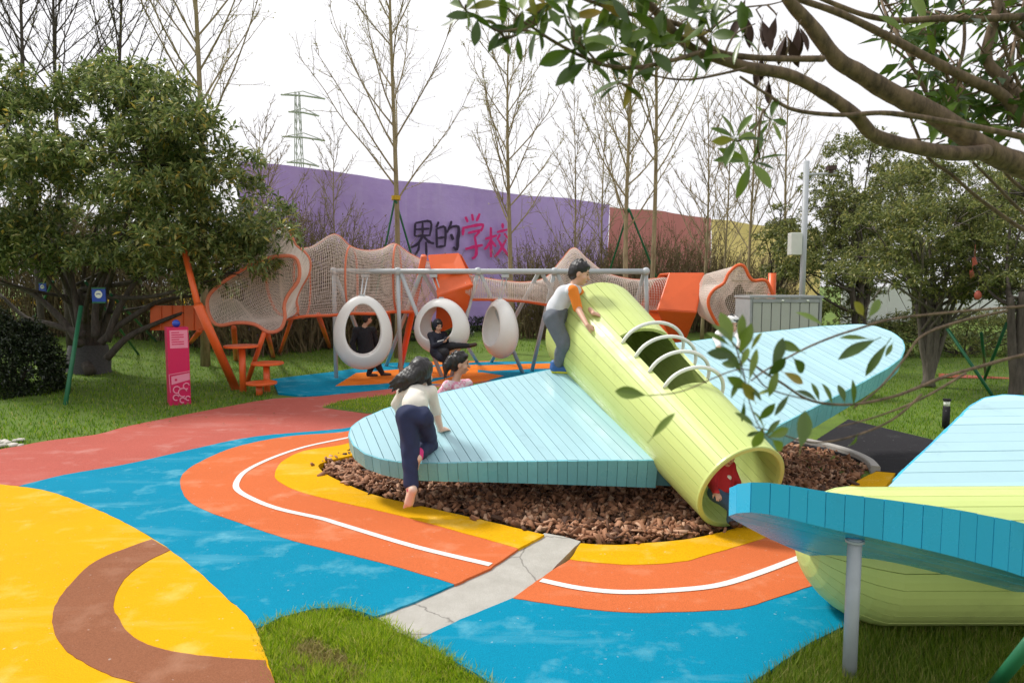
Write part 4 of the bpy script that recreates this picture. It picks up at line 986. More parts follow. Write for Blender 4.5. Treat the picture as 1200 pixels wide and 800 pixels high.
r2 = G(1005, 422, 0); evergreen('evergreen_tree', 'taller evergreen tree right of the camera mast, with gaps in its crown', 'tree', r2,
    [(935,345),(925,290),(945,245),(965,200),(985,178),(1015,170),(1050,178),(1075,205),(1060,260),(1040,320),(1010,372),(960,372)], (18, 21), 50, .62, 60, 12, .10, .040, M['leaf_r'], M['trunk'], [((-.8,0),2.6,.11),((.1,0),2.8,.12),((.9,0),2.6,.10)], 12)
r3 = G(1190, 472, 0); evergreen('evergreen_tree', 'evergreen tree at the right edge, its crown behind the thick bare branch', 'tree', r3,
    [(1150,330),(1165,260),(1200,205),(1260,190),(1330,220),(1360,310),(1320,380),(1220,372),(1170,365)], (11.5, 14), 34, .55, 60, 12, .085, .03, M['leaf_r'], M['trunk'], [((-.6,0),1.9,.09),((.1,0),2.0,.12),((.8,0),1.9,.09)], 13)
r4 = np.array(AT(905, 350, 21)); r4[2] = float(terr(r4[0], r4[1])); evergreen('small_evergreen_tree', 'small leafy evergreen just left of the camera mast', 'tree', r4, [(893,345),(888,300),(898,262),(915,245),(932,262),(938,310),(930,350)], (20, 22), 16, .42, 44, 10, .10, .04, M['leaf_r'], M['trunk'], [((0,0),2.2,.06)], 14)
for pxx, Yv, pl, lab, sd_ in ((1075, 25, [(960,350),(975,270),(1020,215),(1100,200),(1180,215),(1220,290),(1190,335),(1080,330),(1000,345)], 'far evergreen tree filling the gap behind the many-stemmed tree', 15), (60, 23, [(-80,340),(-60,230),(20,190),(110,180),(200,200),(250,260),(240,330),(80,345)], 'far evergreen tree behind the large evergreen', 17), (1235, 23, [(1130,330),(1150,250),(1210,200),(1300,200),(1360,290),(1300,340),(1180,335)], 'far evergreen tree behind the right-edge tree', 16)):
    q = np.array(AT(pxx, 335, Yv)); q[2] = float(terr(q[0], q[1])); evergreen('evergreen_tree', lab, 'tree', q, pl, (Yv-1.5, Yv+1.5), 40, .9, 55, 11, .13, .05, M['leaf_r'], M['trunk'], [((-.6,0),2.6,.1),((.4,0),2.8,.1)], sd_)
q = np.array(AT(1130, 400, 19.5)); q[2] = float(terr(q[0], q[1])); blob_bush('low_hedge', 'low loose hedge behind the right-hand tree trunks', 'hedge', q, (5.4, .7, 1.25), 4600, 8, .08, .034, M['leaf_r'], 9)
lantern = AT(1146, 346, 12.4); o = thing('red_lantern', 'faded red lantern hanging in the right-hand evergreen crown', 'lantern', lantern)
m = MB(); m.sphere(lantern, (.06,.06,.085), 12, 8); obj('shade', m, M['red_lantern'], o, smooth=True)
m = MB(); m.tube([lantern+(0,0,.09), lantern+(0,0,.45)], .006, 4); obj('cord', m, M['trunk'], o)
for k, (px, py, Yv) in enumerate(((1142, 306, 12.5), (1139, 321, 12.7))):
    q = AT(px, py, Yv); m = MB(); m.add([q+(-.05,0,.06), q+(.03,.02,.08), q+(.06,0,-.05), q+(-.01,.03,-.09)], [(0,1,2,3)]); m.add([q+(-.02,.05,.02), q+(.05,.03,.04), q+(.03,.05,-.08)], [(0,1,2)])
    m.tube([q+(0,0,.05), q+(0,0,.3)], .004, 4); o = obj('ribbon', m, M['red_lantern']); tag(o, ['upper red ribbon tied in the right-hand evergreen crown', 'lower red ribbon tied just above the lantern in the evergreen'][k], 'ribbon')

def bare_tree(label, px, Yv, H, r, seed, mat='bare', first=.34, nprim=24, spread=1.0, buds=True, lean=0.0, group='bare winter trees', elev=(.7, 1.05)):
    r *= .78; rs = np.random.RandomState(seed); b = np.array(AT(px, 335, Yv)); b[2] = float(terr(b[0], b[1]))-.05
    o = thing('bare_tree', label, 'tree', b, group); m = MB(); wob = rs.uniform(0, 6)
    tp = [b+np.array((lean*H*f+.06*math.sin(f*5+wob), .06*math.cos(f*4+wob), H*f)) for f in np.linspace(0, 1, 11)]
    m.tube(tp, [r*(1.25 if k == 0 else 1)*(1-.88*(k/10)**1.1) for k in range(11)], 9); obj('trunk', m, M[mat], o, smooth=True)
    m = MB(); bud = []
    def at(f): f = f*10; k = min(9, int(f)); return tp[k]+(tp[k+1]-tp[k])*(f-k)
    for k in range(nprim):
        f = first+(.97-first)*(k+rs.rand()*.7)/nprim; az = k*2.4+rs.normal()*.5; L = H*(.36-.26*(f-first)/(1-first))*rs.uniform(.75, 1.2)*spread; el = rs.uniform(*elev)
        P = [at(f)]; d = np.array((math.cos(az)*math.cos(el), math.sin(az)*math.cos(el), math.sin(el))); r0 = r*.40*(1-.6*f)
        for s in range(7):
            d = nrm(d+np.array((0, 0, .055))+rs.normal(size=3)*.055); P.append(P[-1]+d*L/7)
        m.tube(P, list(np.linspace(r0, .006, 8)), 5)
        for s in range(1, 8):
            for q in range(2 if s > 1 else 1):
                dd = nrm((P[s]-P[s-1])+rs.normal(size=3)*.30*np.linalg.norm(P[s]-P[s-1])*1.9); l2 = L*rs.uniform(.14, .34)*(1.15-s/9); T = [P[s-1]+(P[s]-P[s-1])*rs.rand()]
                for u in range(4): dd = nrm(dd+np.array((0,0,.10))+rs.normal(size=3)*.10); T.append(T[-1]+dd*l2/4)
                m.tube(T, [.011, .009, .008, .006, .004], 3, caps=False)
                for u in (1, 2, 3, 4):
                    if rs.rand() < .75: bud.append(T[u]+rs.normal(size=3)*.015)
                    if rs.rand() < .55:
                        e = T[u]+(dd+rs.normal(size=3)*.7)*l2*.30; m.tube([T[u], (T[u]+e)/2+rs.normal(size=3)*.01, e], [.005, .004, .003], 3, caps=False); bud.append(e)
    obj('branch', m, M[mat], o)
    if buds:
        B = np.array(bud); V, F = leaf_cloud(B, np.tile((0, 0, 1.0), (len(B), 1)), 2, .05, .028, rs); npobj('bud', V, F, 3, M['bud'], o)
    return o
TR = [('pale bare tree with a yellow band round its trunk behind the swing frame', 464, 19.5, 13.0, .12, 21, {}),
 ('bare tree rising beyond the empty egg swing, in front of the pink lettering', 597, 20.5, 10.3, .11, 22, {}),
 ('bare tree nearest the boy, left of a close pair behind the net tunnel', 735, 18.5, 9.6, .11, 23, dict(first=.36)),
 ('taller bare tree of the close pair behind the lime tube', 764, 19.0, 12.0, .10, 24, dict(first=.42)),
 ('tall bare tree standing above the right shoulder of the large evergreen', 239, 17.5, 14.0, .13, 25, dict(first=.40)),
 ('dark bare tree at the far top left, crown above the evergreen', 45, 17.0, 12.0, .10, 26, dict(mat='trunk', buds=False, first=.5)),
 ('dark bare tree second from the left above the evergreen', 79, 18.0, 12.5, .10, 27, dict(mat='trunk', buds=False, first=.48)),
 ('leaning dark tree with young leaves above the evergreen', 118, 18.5, 12.0, .11, 28, dict(mat='trunk', lean=.09, first=.4)),
 ('slender bare tree before the red banner', 826, 23.0, 8.2, .08, 29, dict(buds=False, first=.3)),
 ('slender bare tree before the yellow banner, left of the mast', 879, 22.0, 9.5, .08, 30, dict(buds=False, first=.3)),
 ('thin bare tree close behind the camera mast', 918, 24.0, 10.5, .08, 31, dict(buds=False, first=.3)),
 ('thin far bare tree between the pink lettering and the boy', 672, 26.0, 9.0, .07, 32, dict(buds=False, first=.25)),
 ('thin far bare tree just right of the power pylon', 395, 25.0, 7.6, .06, 33, dict(buds=False, first=.25)),
 ('low bare tree in front of the pylon beside the evergreen', 312, 21.0, 6.8, .07, 34, dict(buds=False, first=.3, spread=1.4)),
 ('thin far bare tree at the red end of the purple banner', 706, 27.0, 9.5, .07, 35, dict(buds=False, first=.25)),
 ('thin bare tree between the red banner and the yellow banner', 850, 26.0, 9.0, .07, 36, dict(buds=False, first=.25))]
for lab, px, Yv, H, r, sd_, kw in TR:
    o = bare_tree(lab, px, Yv, H, r, sd_, **kw)
    if px == 464:
        z = AT(464, 232, Yv); m = MB(); m.tube([np.array((z[0], Yv, z[2]-.06)), np.array((z[0], Yv, z[2]+.06))], .13, 12); obj('trunk_tie', m, M['flower'], o)

def thicket(b, size, n, seed, label):
    rs = np.random.RandomState(seed); b = np.array(b); b[2] = float(terr(b[0], b[1]))-.05; o = thing('bare_shrub', label, 'shrub', b, 'bare brown shrubs along the banners'); m = MB(); tips = []
    for k in range(n):
        P = [b+np.array((rs.uniform(-1, 1)*size[0]*.7, rs.uniform(-1, 1)*size[1]*.7, 0))]; d = nrm(np.array((rs.normal()*.22, rs.normal()*.22, 1))); L = size[2]*rs.uniform(.6, 1.05)
        for s in range(5): d = nrm(d+rs.normal(size=3)*.10); P.append(P[-1]+d*L/5)
        m.tube(P, list(np.linspace(.022, .006, 6)), 3, caps=False)
        for s in range(1, 6):
            for q in range(3):
                dd = nrm((P[s]-P[s-1])/L*5+rs.normal(size=3)*.45); l2 = L*rs.uniform(.08, .22); st = P[s-1]+(P[s]-P[s-1])*rs.rand(); e1_ = st+dd*l2*.5+rs.normal(size=3)*.02; e2_ = st+dd*l2+np.array((0,0,.06))
                m.tube([st, e1_, e2_], [.009, .007, .004], 3, caps=False); tips += [e1_, e2_]
    obj('stem', m, M['twig'], o); B = np.array(tips); B = B[rs.rand(len(B)) < .5]
    V, F = leaf_cloud(B, np.tile((0, 0, 1.0), (len(B), 1)), 2, .09, .045, rs); npobj('dry_leaf_cluster', V, F, 3, M['dry'], o); return o
TH = [(20,21,1.4,4.6,'far left, seen under the evergreen limbs'),(75,21.5,1.4,4.4,'behind the evergreen trunk'),(130,22,1.4,4.6,'behind the evergreen, left of the magenta post'),(185,22,1.4,4.4,'behind the magenta post'),(245,21,1.3,4.2,'behind the left orange leg'),(300,20,1.1,4.2,'right beside the big evergreen'),(338,21,1.2,4.5,'below the pylon'),(372,22,1.3,4.4,'behind the first net peak'),(405,22,1.2,4.0,'behind the second net peak'),(432,23,1.1,3.6,'left of the tree with the yellow tie'),(452,23.5,.9,3.0,'under the tree with the yellow tie'),
      (628,25,1.2,3.4,'right of the pink lettering'),(655,25.5,1.2,3.7,'left of the boy, before purple cloth'),(690,26,1.3,3.5,'above the boy, before purple cloth'),(722,26,1.3,3.6,'before the purple edge and red cloth'),(752,26,1.3,4.0,'behind the close pair of trees'),(785,27,1.4,3.6,'before the middle of the red banner'),
      (815,27,1.4,4.2,'before the right end of the red banner'),(846,27,1.4,3.2,'before the left end of the yellow banner'),(876,27,1.4,3.0,'before the middle of the yellow banner'),(905,27,1.3,3.0,'before the right end of the yellow banner')]
for k, (px, Yv, sx, h, lab) in enumerate(TH): thicket(AT(px, 335, Yv), (sx, .8, h), 84, 50+k, 'bare brown shrub '+lab)

# green tree stakes
def stake(label, a, b, Yt, r=.03, cat='tree stake', base_z=None, grp='green tree stakes'):
    e = G(b[0], b[1], 0); e[2] = float(terr(e[0], e[1]))-.1
    m = MB(); m.tube([AT(a[0], a[1], Yt), e], r, 10); o = obj('tree_stake', m, M['green_pole'], smooth=True); tag(o, label, cat, grp)
stake('green stake leaning in front of the big evergreen, nearest the round bush', (95,359), (75,474), 13.2, .04)
stake('green stake behind the evergreen trunk, propping it from the right', (100,330), (165,424), 15.4)
stake('green stake reaching down towards the magenta post', (130,345), (186,412), 15.0)
stake('green stake half hidden behind the evergreen trunk on its left', (62,330), (38,400), 16.5)
stake('green stake sloping left from the yellow trunk tie down behind the tunnel', (463,232), (428,410), 19.4)
stake('green stake sloping right from the yellow trunk tie behind the orange housing', (464,236), (512,404), 19.4)
stake('dark stake propping the pair of trees from the left', (737,245), (690,400), 18.4)
stake('dark stake propping the pair of trees from the right', (738,247), (800,405), 18.4)
stake('green stake sloping down to the cyan wing on the right lawn', (1110,385), (1172,468), 13.2)
stake('green stake beside the right-edge tree, sloping left', (1180,378), (1150,448), 13.5)
stake('dark upright stake just behind the sloping right-hand stakes', (1150,390), (1156,440), 14.2)
m = MB(); m.tube([AT(1208, 752, 2.9), G(1150, 822, -.1)], .030, 14); o = obj('green_pole', m, M['green_pole'], smooth=True); tag(o, 'thick green pole poking in at the bottom right corner', 'pole')

# ------------------------------------------------------------------ overhanging foreground tree
T0 = np.array((4.4, 3.4, -.1)); fg = thing('overhanging_tree', 'near tree reaching in from the right with brown branches and large green leaves', 'tree', T0)
m = MB(); m.tube(spline([T0, T0+(.05,.0,.9), T0+(-.1,-.05,1.7), T0+(-.45,-.15,2.35)], 5), list(np.linspace(.16, .11, 16)), 14); obj('trunk', m, M['fg_bark'], fg, smooth=True)
FB = []   # all branch points, for joining twigs
def fbranch(P, Y0, Y1, r0, r1, n=6, start=None, jitter=.0):
    S = [AT(x, y, Y0+(Y1-Y0)*k/(len(P)-1)) for k, (x, y) in enumerate(P)]
    if start is not None: S = [np.array(start)]+S
    S = spline(S, n); k = len(S); rad = [(r0+(r1-r0)*i/(k-1))*(1+.025*math.sin(i*1.3+r0*900)+random.uniform(-.03,.03)) for i in range(k)]
    m = MB(); m.tube(S, rad, 10 if r0 > .012 else 6); FB.extend(S); return obj('branch', m, M['fg_bark'], fg, smooth=True)
top = T0+(-.45,-.15,2.35)
d0 = 2.6; pxr = lambda p, Yv=2.6: .86*p*Yv/800
fbranch([(1330,238),(1200,195),(1156,176),(1100,137),(1044,109),(1005,85),(980,69),(950,30),(924,0),(905,-40)], 2.75, 2.4, pxr(19), pxr(6), 6, top)
fbranch([(1156,178),(1119,180),(1070,172),(1025,159),(1002,135),(965,109),(924,88),(875,79),(837,67),(815,60),(792,40),(774,20),(754,-5),(740,-40)], 2.62, 2.1, pxr(10), pxr(4.5, 2.1))
fbranch([(818,62),(792,70),(748,79),(710,77),(675,63),(646,47),(628,35),(605,20),(590,2),(585,-15)], 2.15, 1.95, pxr(3.4, 2.1), pxr(1, 2))
fbranch([(965,69),(920,69),(875,67),(840,60),(815,38),(786,26),(760,22),(722,12),(687,0),(660,-12)], 2.45, 2.0, pxr(4.2), pxr(1.6))
fbranch([(1230,168),(1200,161),(1137,148),(1044,133),(987,135),(931,129),(901,112),(867,90)], 2.5, 2.3, pxr(4.5), pxr(1.4))
fbranch([(1260,165),(1200,142),(1175,112),(1137,94),(1092,71),(1044,45),(987,17),(939,0),(910,-15)], 2.8, 2.5, pxr(9), pxr(3))
fbranch([(1240,25),(1200,20),(1150,22),(1100,22),(1050,24),(1010,17),(961,-2)], 2.9, 2.7, pxr(6), pxr(3))
fbranch([(1250,190),(1200,124),(1175,94),(1156,67),(1166,20),(1176,-20)], 2.85, 2.9, pxr(11), pxr(5))
fbranch([(1260,60),(1200,42),(1180,20),(1165,-10)], 2.9, 2.9, pxr(5), pxr(3))
for P in ([(1250,300),(1200,270),(1150,235),(1115,205),(1088,185),(1072,150),(1060,120)],[(1250,285),(1200,250),(1165,215),(1140,190)],[(1240,250),(1190,215),(1165,185),(1140,165)],[(1215,140),(1190,90),(1172,40),(1160,-10)],[(1150,180),(1120,110),(1085,40),(1070,-10)],[(1120,90),(1130,50),(1128,-5)],[(1070,70),(1040,20),(1030,-10)],[(1180,120),(1187,60),(1200,0)],[(1100,140),(1070,80),(1045,55)],[(1160,150),(1130,105),(1100,60)]):
    fbranch(P, 2.9+random.uniform(-.1,.3), 2.9+random.uniform(-.1,.4), pxr(3.4), pxr(1.6))
# finer twigs
for P, Y0, Y1 in (([(640,43),(610,35),(585,37),(562,24),(545,12),(535,-6)],2.0,1.95),([(585,37),(592,44),(604,42),(625,28)],2.0,2.0),([(700,74),(690,62),(680,52),(672,48)],2.05,2.0),([(760,78),(745,88),(738,100)],2.1,2.1),([(875,80),(820,92),(790,93),(760,88),(748,92)],2.2,2.2),([(820,45),(845,25),(870,10),(905,5),(940,-5)],2.2,2.5),([(850,62),(862,40),(885,28)],2.2,2.3),([(905,112),(900,125),(892,133)],2.3,2.3),([(895,128),(885,150),(868,165)],2.3,2.25),([(892,135),(888,170),(890,185),(878,192)],2.3,2.3)):
    fbranch(P, Y0, Y1, pxr(1.6), pxr(.7))
LV = []
for wd, bend in ((.34, .10), (.28, .22), (.40, .05), (.22, .15)):
    vs = []; fs = []; n = 7
    for i in range(n+1):
        u = i/n; hw = wd/2*max(0, math.sin(math.pi*(u**1.25)))**.85 if 0 < u < 1 else 0; z = -bend*u*u
        vs += [(-hw, u, z+hw*.35), (0, u, z), (hw, u, z+hw*.35)]
    for i in range(n): fs += [(i*3, i*3+1, i*3+4, i*3+3), (i*3+1, i*3+2, i*3+5, i*3+4)]
    a = len(vs); vs += [(-.012, -.16, .01), (.012, -.16, .01), (.012, .02, .0), (-.012, .02, .0)]; fs += [(a, a+1, a+2, a+3)]
    me = bpy.data.meshes.new('leaf'); me.from_pydata(vs, [], fs); me.update(); me.polygons.foreach_set('use_smooth', [True]*len(fs)); LV.append(me)
t = NT('broad_leaf'); oi = t.n.new('ShaderNodeObjectInfo'); n1 = t.noise(3, 3); c = t.ramp(oi.outputs['Random'], [(0, (.03,.07,.010)), (.5, (.09,.16,.018)), (.9, (.19,.27,.035)), (1, (.34,.20,.04))])
c = t.mix(t.math('MULTIPLY', n1, .35), c, (.12,.17,.03,1)); t.col(c); t.set(Roughness=.33)
tr_ = t.n.new('ShaderNodeBsdfTranslucent'); ms = t.n.new('ShaderNodeMixShader'); ms.inputs[0].default_value = .22; t.l(c, tr_.inputs['Color']); t.l(t.p.outputs[0], ms.inputs[1]); t.l(tr_.outputs[0], ms.inputs[2]); t.l(ms.outputs[0], t.n['Material Output'].inputs['Surface'])
for me in LV: me.materials.append(t.m)
DEAD = []
for me in LV[:2]:
    d = me.copy(); d.materials.clear(); d.materials.append(M['leaf_dead']); DEAD.append(d)
nleaf = [0]
def leaf(P, d, L, roll=None, dead=False, var=None):
    d = nrm(d); ref = np.array((0, -.75, .55))+np.random.normal(size=3)*.6 if roll is None else np.array((0, -1.0, roll)); s = np.cross(d, ref); s = nrm(s); n = np.cross(s, d)
    me = (DEAD if dead else LV)[var if var is not None and not dead else random.randrange(2 if dead else 4)]
    o = bpy.data.objects.new('leaf', me); COL.objects.link(o); o.parent = fg; ORG[o] = ORG[fg]; q = np.array(P)-T0
    o.matrix_local = Matrix(((s[0]*L, d[0]*L, n[0]*L, q[0]), (s[1]*L, d[1]*L, n[1]*L, q[1]), (s[2]*L, d[2]*L, n[2]*L, q[2]), (0, 0, 0, 1))); nleaf[0] += 1
def cluster(px, py, Yv, n, size, dead=False, ang=None, join=True):
    c = AT(px, py, Yv); L0 = size*1.38*Yv/800
    if join:
        A = np.array(FB); k = int(np.argmin(np.sum((A-c)**2, 1))); q = A[k]
        if np.linalg.norm(q-c) > .01:
            m = MB(); m.tube([q, (q+c)/2+np.random.normal(size=3)*.012, c], [.0035, .003, .0025], 5); obj('twig', m, M['fg_bark'], fg, smooth=True)
    a0 = random.uniform(0, 6.28)
    for k in range(n):
        a = (a0+6.28*k/n+random.uniform(-.45, .45)) if ang is None else random.uniform(*ang); el = random.uniform(-.8, .8)
        d = np.array((math.cos(a)*math.cos(el), math.sin(el)*.9, math.sin(a)*math.cos(el)))
        if dead: d = np.array((random.gauss(0, .3), random.gauss(0, .2), -1))
        leaf(c+d*.006, d, L0*random.uniform(.75, 1.2), None, dead)
for q in [(546,12,1.95,6,26),(560,20,1.96,4,24),(588,35,2.0,6,24),(606,40,2.0,5,20),(612,14,1.97,5,24),(630,30,2.0,6,24),(642,8,2.0,7,26),(660,2,2.0,6,26),(666,20,2.0,4,24),(682,44,2.02,6,28),(673,58,2.04,5,26),(690,72,2.06,5,28),
          (722,54,2.07,5,26),(735,12,2.05,6,28),(752,34,2.1,6,28),(762,58,2.12,7,28),(742,64,2.1,5,26),(738,92,2.1,6,28),(726,98,2.1,4,24),(778,8,2.1,7,28),(795,52,2.15,4,26),(806,22,2.2,7,28),(828,12,2.2,6,28),(834,38,2.2,6,26),(856,6,2.3,6,26),(870,44,2.3,4,24),(818,70,2.2,4,22),
          (862,163,2.24,9,25),(880,190,2.3,7,25),(903,140,2.32,6,22),(700,4,2.05,6,26),(716,-4,2.05,5,26)]:
    cluster(*q)
for q in [(872,14,2.35,3,24),(892,22,2.4,3,24),(910,18,2.4,2,24),(922,40,2.4,3,24),(936,30,2.45,3,22),(893,66,2.4,3,20),(901,92,2.4,2,18)]: cluster(*q, dead=True)
for q in [(1060,40,2.7,6,24),(1110,96,2.8,6,24),(1150,135,2.8,6,26),(1190,150,2.8,6,26),(1085,28,2.8,6,24)]: cluster(*q)
nl0 = nleaf[0]
rs = np.random.RandomState(77); C = []
for x0, x1, y0, y1, n_ in ((1040,1215,-10,60,46),(1060,1215,60,110,34),(1085,1215,105,165,44)):
    for k in range(n_): C.append(AT(rs.uniform(x0, x1), rs.uniform(y0, y1), rs.uniform(2.7, 3.5)))
C = np.array(C); D = rs.normal(size=C.shape); D /= np.linalg.norm(D, axis=1)[:, None]; V, F = leaf_cloud(C, D, 4, .105, .034, rs)
struct(npobj('foliage', V, F, 3, M['leaf_fg'], fg), 'stuff')
A = np.array(FB); m = MB()
for c in C: q = A[int(np.argmin(np.sum((A-c)**2, 1)))]; m.tube([q, (q+c)/2+rs.normal(size=3)*.03, c], [.005, .004, .003], 4)
struct(obj('twig', m, M['fg_bark'], fg, smooth=True), 'stuff')
# lower twigs in front of the right wing
FB.clear()
NL = 1.55
st = np.array((2.9, 2.35, 1.25))
fbranch([(1300,352),(1200,359),(1115,366),(1045,374),(1006,385),(975,395),(940,410),(900,432),(880,446)], 1.9, 1.45, .0048, .0016, 6, T0+(-.1,-.05,1.75))
fbranch([(1300,398),(1200,416),(1150,429),(1108,441),(1073,455),(1045,465),(996,474),(950,469),(915,448),(887,430),(862,405),(850,392)], 1.95, 1.45, .0062, .0016, 6, T0+(-.1,-.05,1.65))
fbranch([(1132,437),(1080,467),(1027,488),(982,500)], 1.75, 1.6, .0034, .0014)
fbranch([(1080,462),(1045,492),(996,512),(950,518),(905,505),(885,500)], 1.7, 1.5, .003, .0013)
fbranch([(1180,364),(1120,378),(1080,394),(1060,420),(1030,455),(1000,478)], 1.85, 1.7, .004, .002)
fbranch([(945,468),(900,455),(870,432),(800,458),(762,463)], 1.5, 1.4, .0018, .0012)
fbranch([(862,405),(872,440),(878,470),(890,500),(905,515)], 1.45, 1.45, .0016, .0011)
EX = [((757,463),(713,457),2),((763,514),(794,477),3),((905,432),(922,388),0),((900,440),(925,415),2),((940,412),(905,398),2),((912,430),(900,470),1),((965,382),(930,357),1),((1012,370),(1000,350),2),((1018,372),(1035,345),0),((1026,398),(976,420),1),((1018,397),(980,392),3),((1040,402),(1008,447),3),((1046,402),(1038,418),1),((960,470),(952,443),1),((975,474),(968,445),1),((990,472),(982,445),0),((1000,475),(1002,440),3),((958,470),(935,452),1),
      ((870,440),(845,395),1),((862,420),(835,400),1),((860,405),(838,372),1),((866,400),(872,362),0),((880,410),(893,385),3),((878,445),(890,400),3),((875,450),(898,470),1),((868,430),(880,400),1),((862,418),(822,412),2),((855,405),(826,383),1),((868,440),(855,470),3),((872,470),(870,500),3),((880,480),(905,505),3),((885,500),(862,478),1),((890,505),(872,512),0),((898,510),(915,488),1),((938,525),(946,472),2),((905,515),(920,530),2),((912,455),(880,462),3),((925,462),(905,490),3),((1004,510),(996,530),1),((866,415),(885,372),0),((858,402),(842,358),2),((872,428),(840,425),2),((876,455),(850,440),0),((884,470),(868,445),2),((889,492),(912,470),0),((900,512),(930,500),2),((895,500),(880,530),2),((930,420),(945,440),2),((918,436),(948,452),0)]
for a, b, v in EX:
    Yv = 1.45 if a[0] < 950 else 1.6; p, q = AT(a[0], a[1], Yv), AT(b[0], b[1], Yv+random.uniform(-.04,.04)); leaf(p, q-p, np.linalg.norm(q-p)*.84, (.25 if v in (0, 2) else 1.1)+random.uniform(-.25,.25), False, v)
print('LEAVES', nleaf[0])

# ------------------------------------------------------------------ people: bodies as one smooth surface from blended limbs
def surface_nets(Fd, origin, h):
    s = Fd < 0; nx, ny, nz = Fd.shape
    c = sum(s[i:nx-1+i, j:ny-1+j, k:nz-1+k].astype(np.int8) for i in (0,1) for j in (0,1) for k in (0,1)); mask = (c > 0) & (c < 8)
    I = np.argwhere(mask); idx = -np.ones(mask.shape, np.int64); idx[mask] = np.arange(len(I)); acc = np.zeros((len(I), 3)); cnt = np.zeros(len(I))
    cor = [(i, j, k) for i in (0,1) for j in (0,1) for k in (0,1)]
    for a in cor:
        for ax in range(3):
            if a[ax] == 1: continue
            b = list(a); b[ax] = 1; fa = Fd[I[:,0]+a[0], I[:,1]+a[1], I[:,2]+a[2]]; fb = Fd[I[:,0]+b[0], I[:,1]+b[1], I[:,2]+b[2]]
            m = (fa < 0) != (fb < 0); t = fa[m]/(fa[m]-fb[m]); p = np.tile(np.array(a, float), (m.sum(), 1)); p[:, ax] += t; acc[m] += p; cnt[m] += 1
    V = (I+acc/np.maximum(cnt, 1)[:, None])*h+origin; quads = []
    for ax in range(3):
        o1, o2 = (ax+1) % 3, (ax+2) % 3; sl0 = [slice(1, -1)]*3; sl0[ax] = slice(0, -1); sl1 = [slice(1, -1)]*3; sl1[ax] = slice(1, None)
        a, b = s[tuple(sl0)], s[tuple(sl1)]; E = np.argwhere(a != b); flip = a[tuple(E.T)]
        sh = np.array([1, 1, 1]); sh[ax] = 0; E = E+sh; u = np.zeros(3, int); u[o1] = 1; v = np.zeros(3, int); v[o2] = 1
        q = np.stack([idx[tuple((E-u-v).T)], idx[tuple((E-v).T)], idx[tuple(E.T)], idx[tuple((E-u).T)]], 1); q[~flip] = q[~flip][:, ::-1]; quads.append(q)
    Q = np.concatenate(quads); Q = Q[(Q >= 0).all(1)]; return V, Q
def sdf(prims, h, noise=0.0, seed=0):
    lo = np.full(3, 1e9); hi = -lo
    for p in prims:
        if p[0] == 'c': pts = [np.array(p[1]), np.array(p[2])]; r = max(p[3], p[4])
        else: pts = [np.array(p[1])]; r = max(p[2])
        for q in pts: lo = np.minimum(lo, q-r); hi = np.maximum(hi, q+r)
    lo -= 3*h+.015; hi += 3*h+.015; n = np.ceil((hi-lo)/h).astype(int)+1; Fd = np.full(n, .2, np.float32)
    for p in prims:
        k = p[-1]
        if p[0] == 'c': pts = np.array([p[1], p[2]]); r = max(p[3], p[4])
        else: pts = np.array([p[1]]); r = max(p[2])
        e = r+k+3*h; a = np.maximum(0, np.floor((pts.min(0)-e-lo)/h).astype(int)); b = np.minimum(n, np.ceil((pts.max(0)+e-lo)/h).astype(int)+1)
        ax = [lo[i]+h*np.arange(a[i], b[i]) for i in range(3)]; Xg = np.stack(np.meshgrid(*ax, indexing='ij'), -1)
        if p[0] == 'c':
            A, B = np.array(p[1]), np.array(p[2]); ba = B-A; t = np.clip(((Xg-A)@ba)/(ba@ba+1e-12), 0, 1); d = np.linalg.norm(Xg-A-t[..., None]*ba, axis=-1)-(p[3]+(p[4]-p[3])*t)
        else:
            q = (Xg-np.array(p[1]))@np.array(p[3]); rr = np.array(p[2]); k0 = np.linalg.norm(q/rr, axis=-1); k1 = np.linalg.norm(q/rr**2, axis=-1); d = k0*(k0-1)/(k1+1e-9)
        sub = Fd[a[0]:b[0], a[1]:b[1], a[2]:b[2]]; hh = np.clip(.5+.5*(sub-d)/k, 0, 1); sub[...] = d*hh+sub*(1-hh)-k*hh*(1-hh)
    if noise:
        ax = [lo[i]+h*np.arange(n[i]) for i in range(3)]; Xg = np.meshgrid(*ax, indexing='ij'); f = 34.0
        w_ = np.sin(Xg[0]*38+1.6*np.sin(Xg[2]*17+seed))*np.sin(Xg[1]*34+1.3*np.sin(Xg[2]*14))+.6*np.sin(Xg[2]*24+3*np.sin(Xg[0]*19+seed)+2*np.sin(Xg[1]*15))
        if seed == 7: w_ = np.sin(Xg[0]*150+Xg[2]*25)*np.sin(Xg[1]*140+Xg[2]*18)+.5*np.sin(Xg[0]*60-Xg[2]*40+Xg[1]*50)
        Fd += (noise*w_).astype(np.float32)
    return surface_nets(Fd, lo, h)
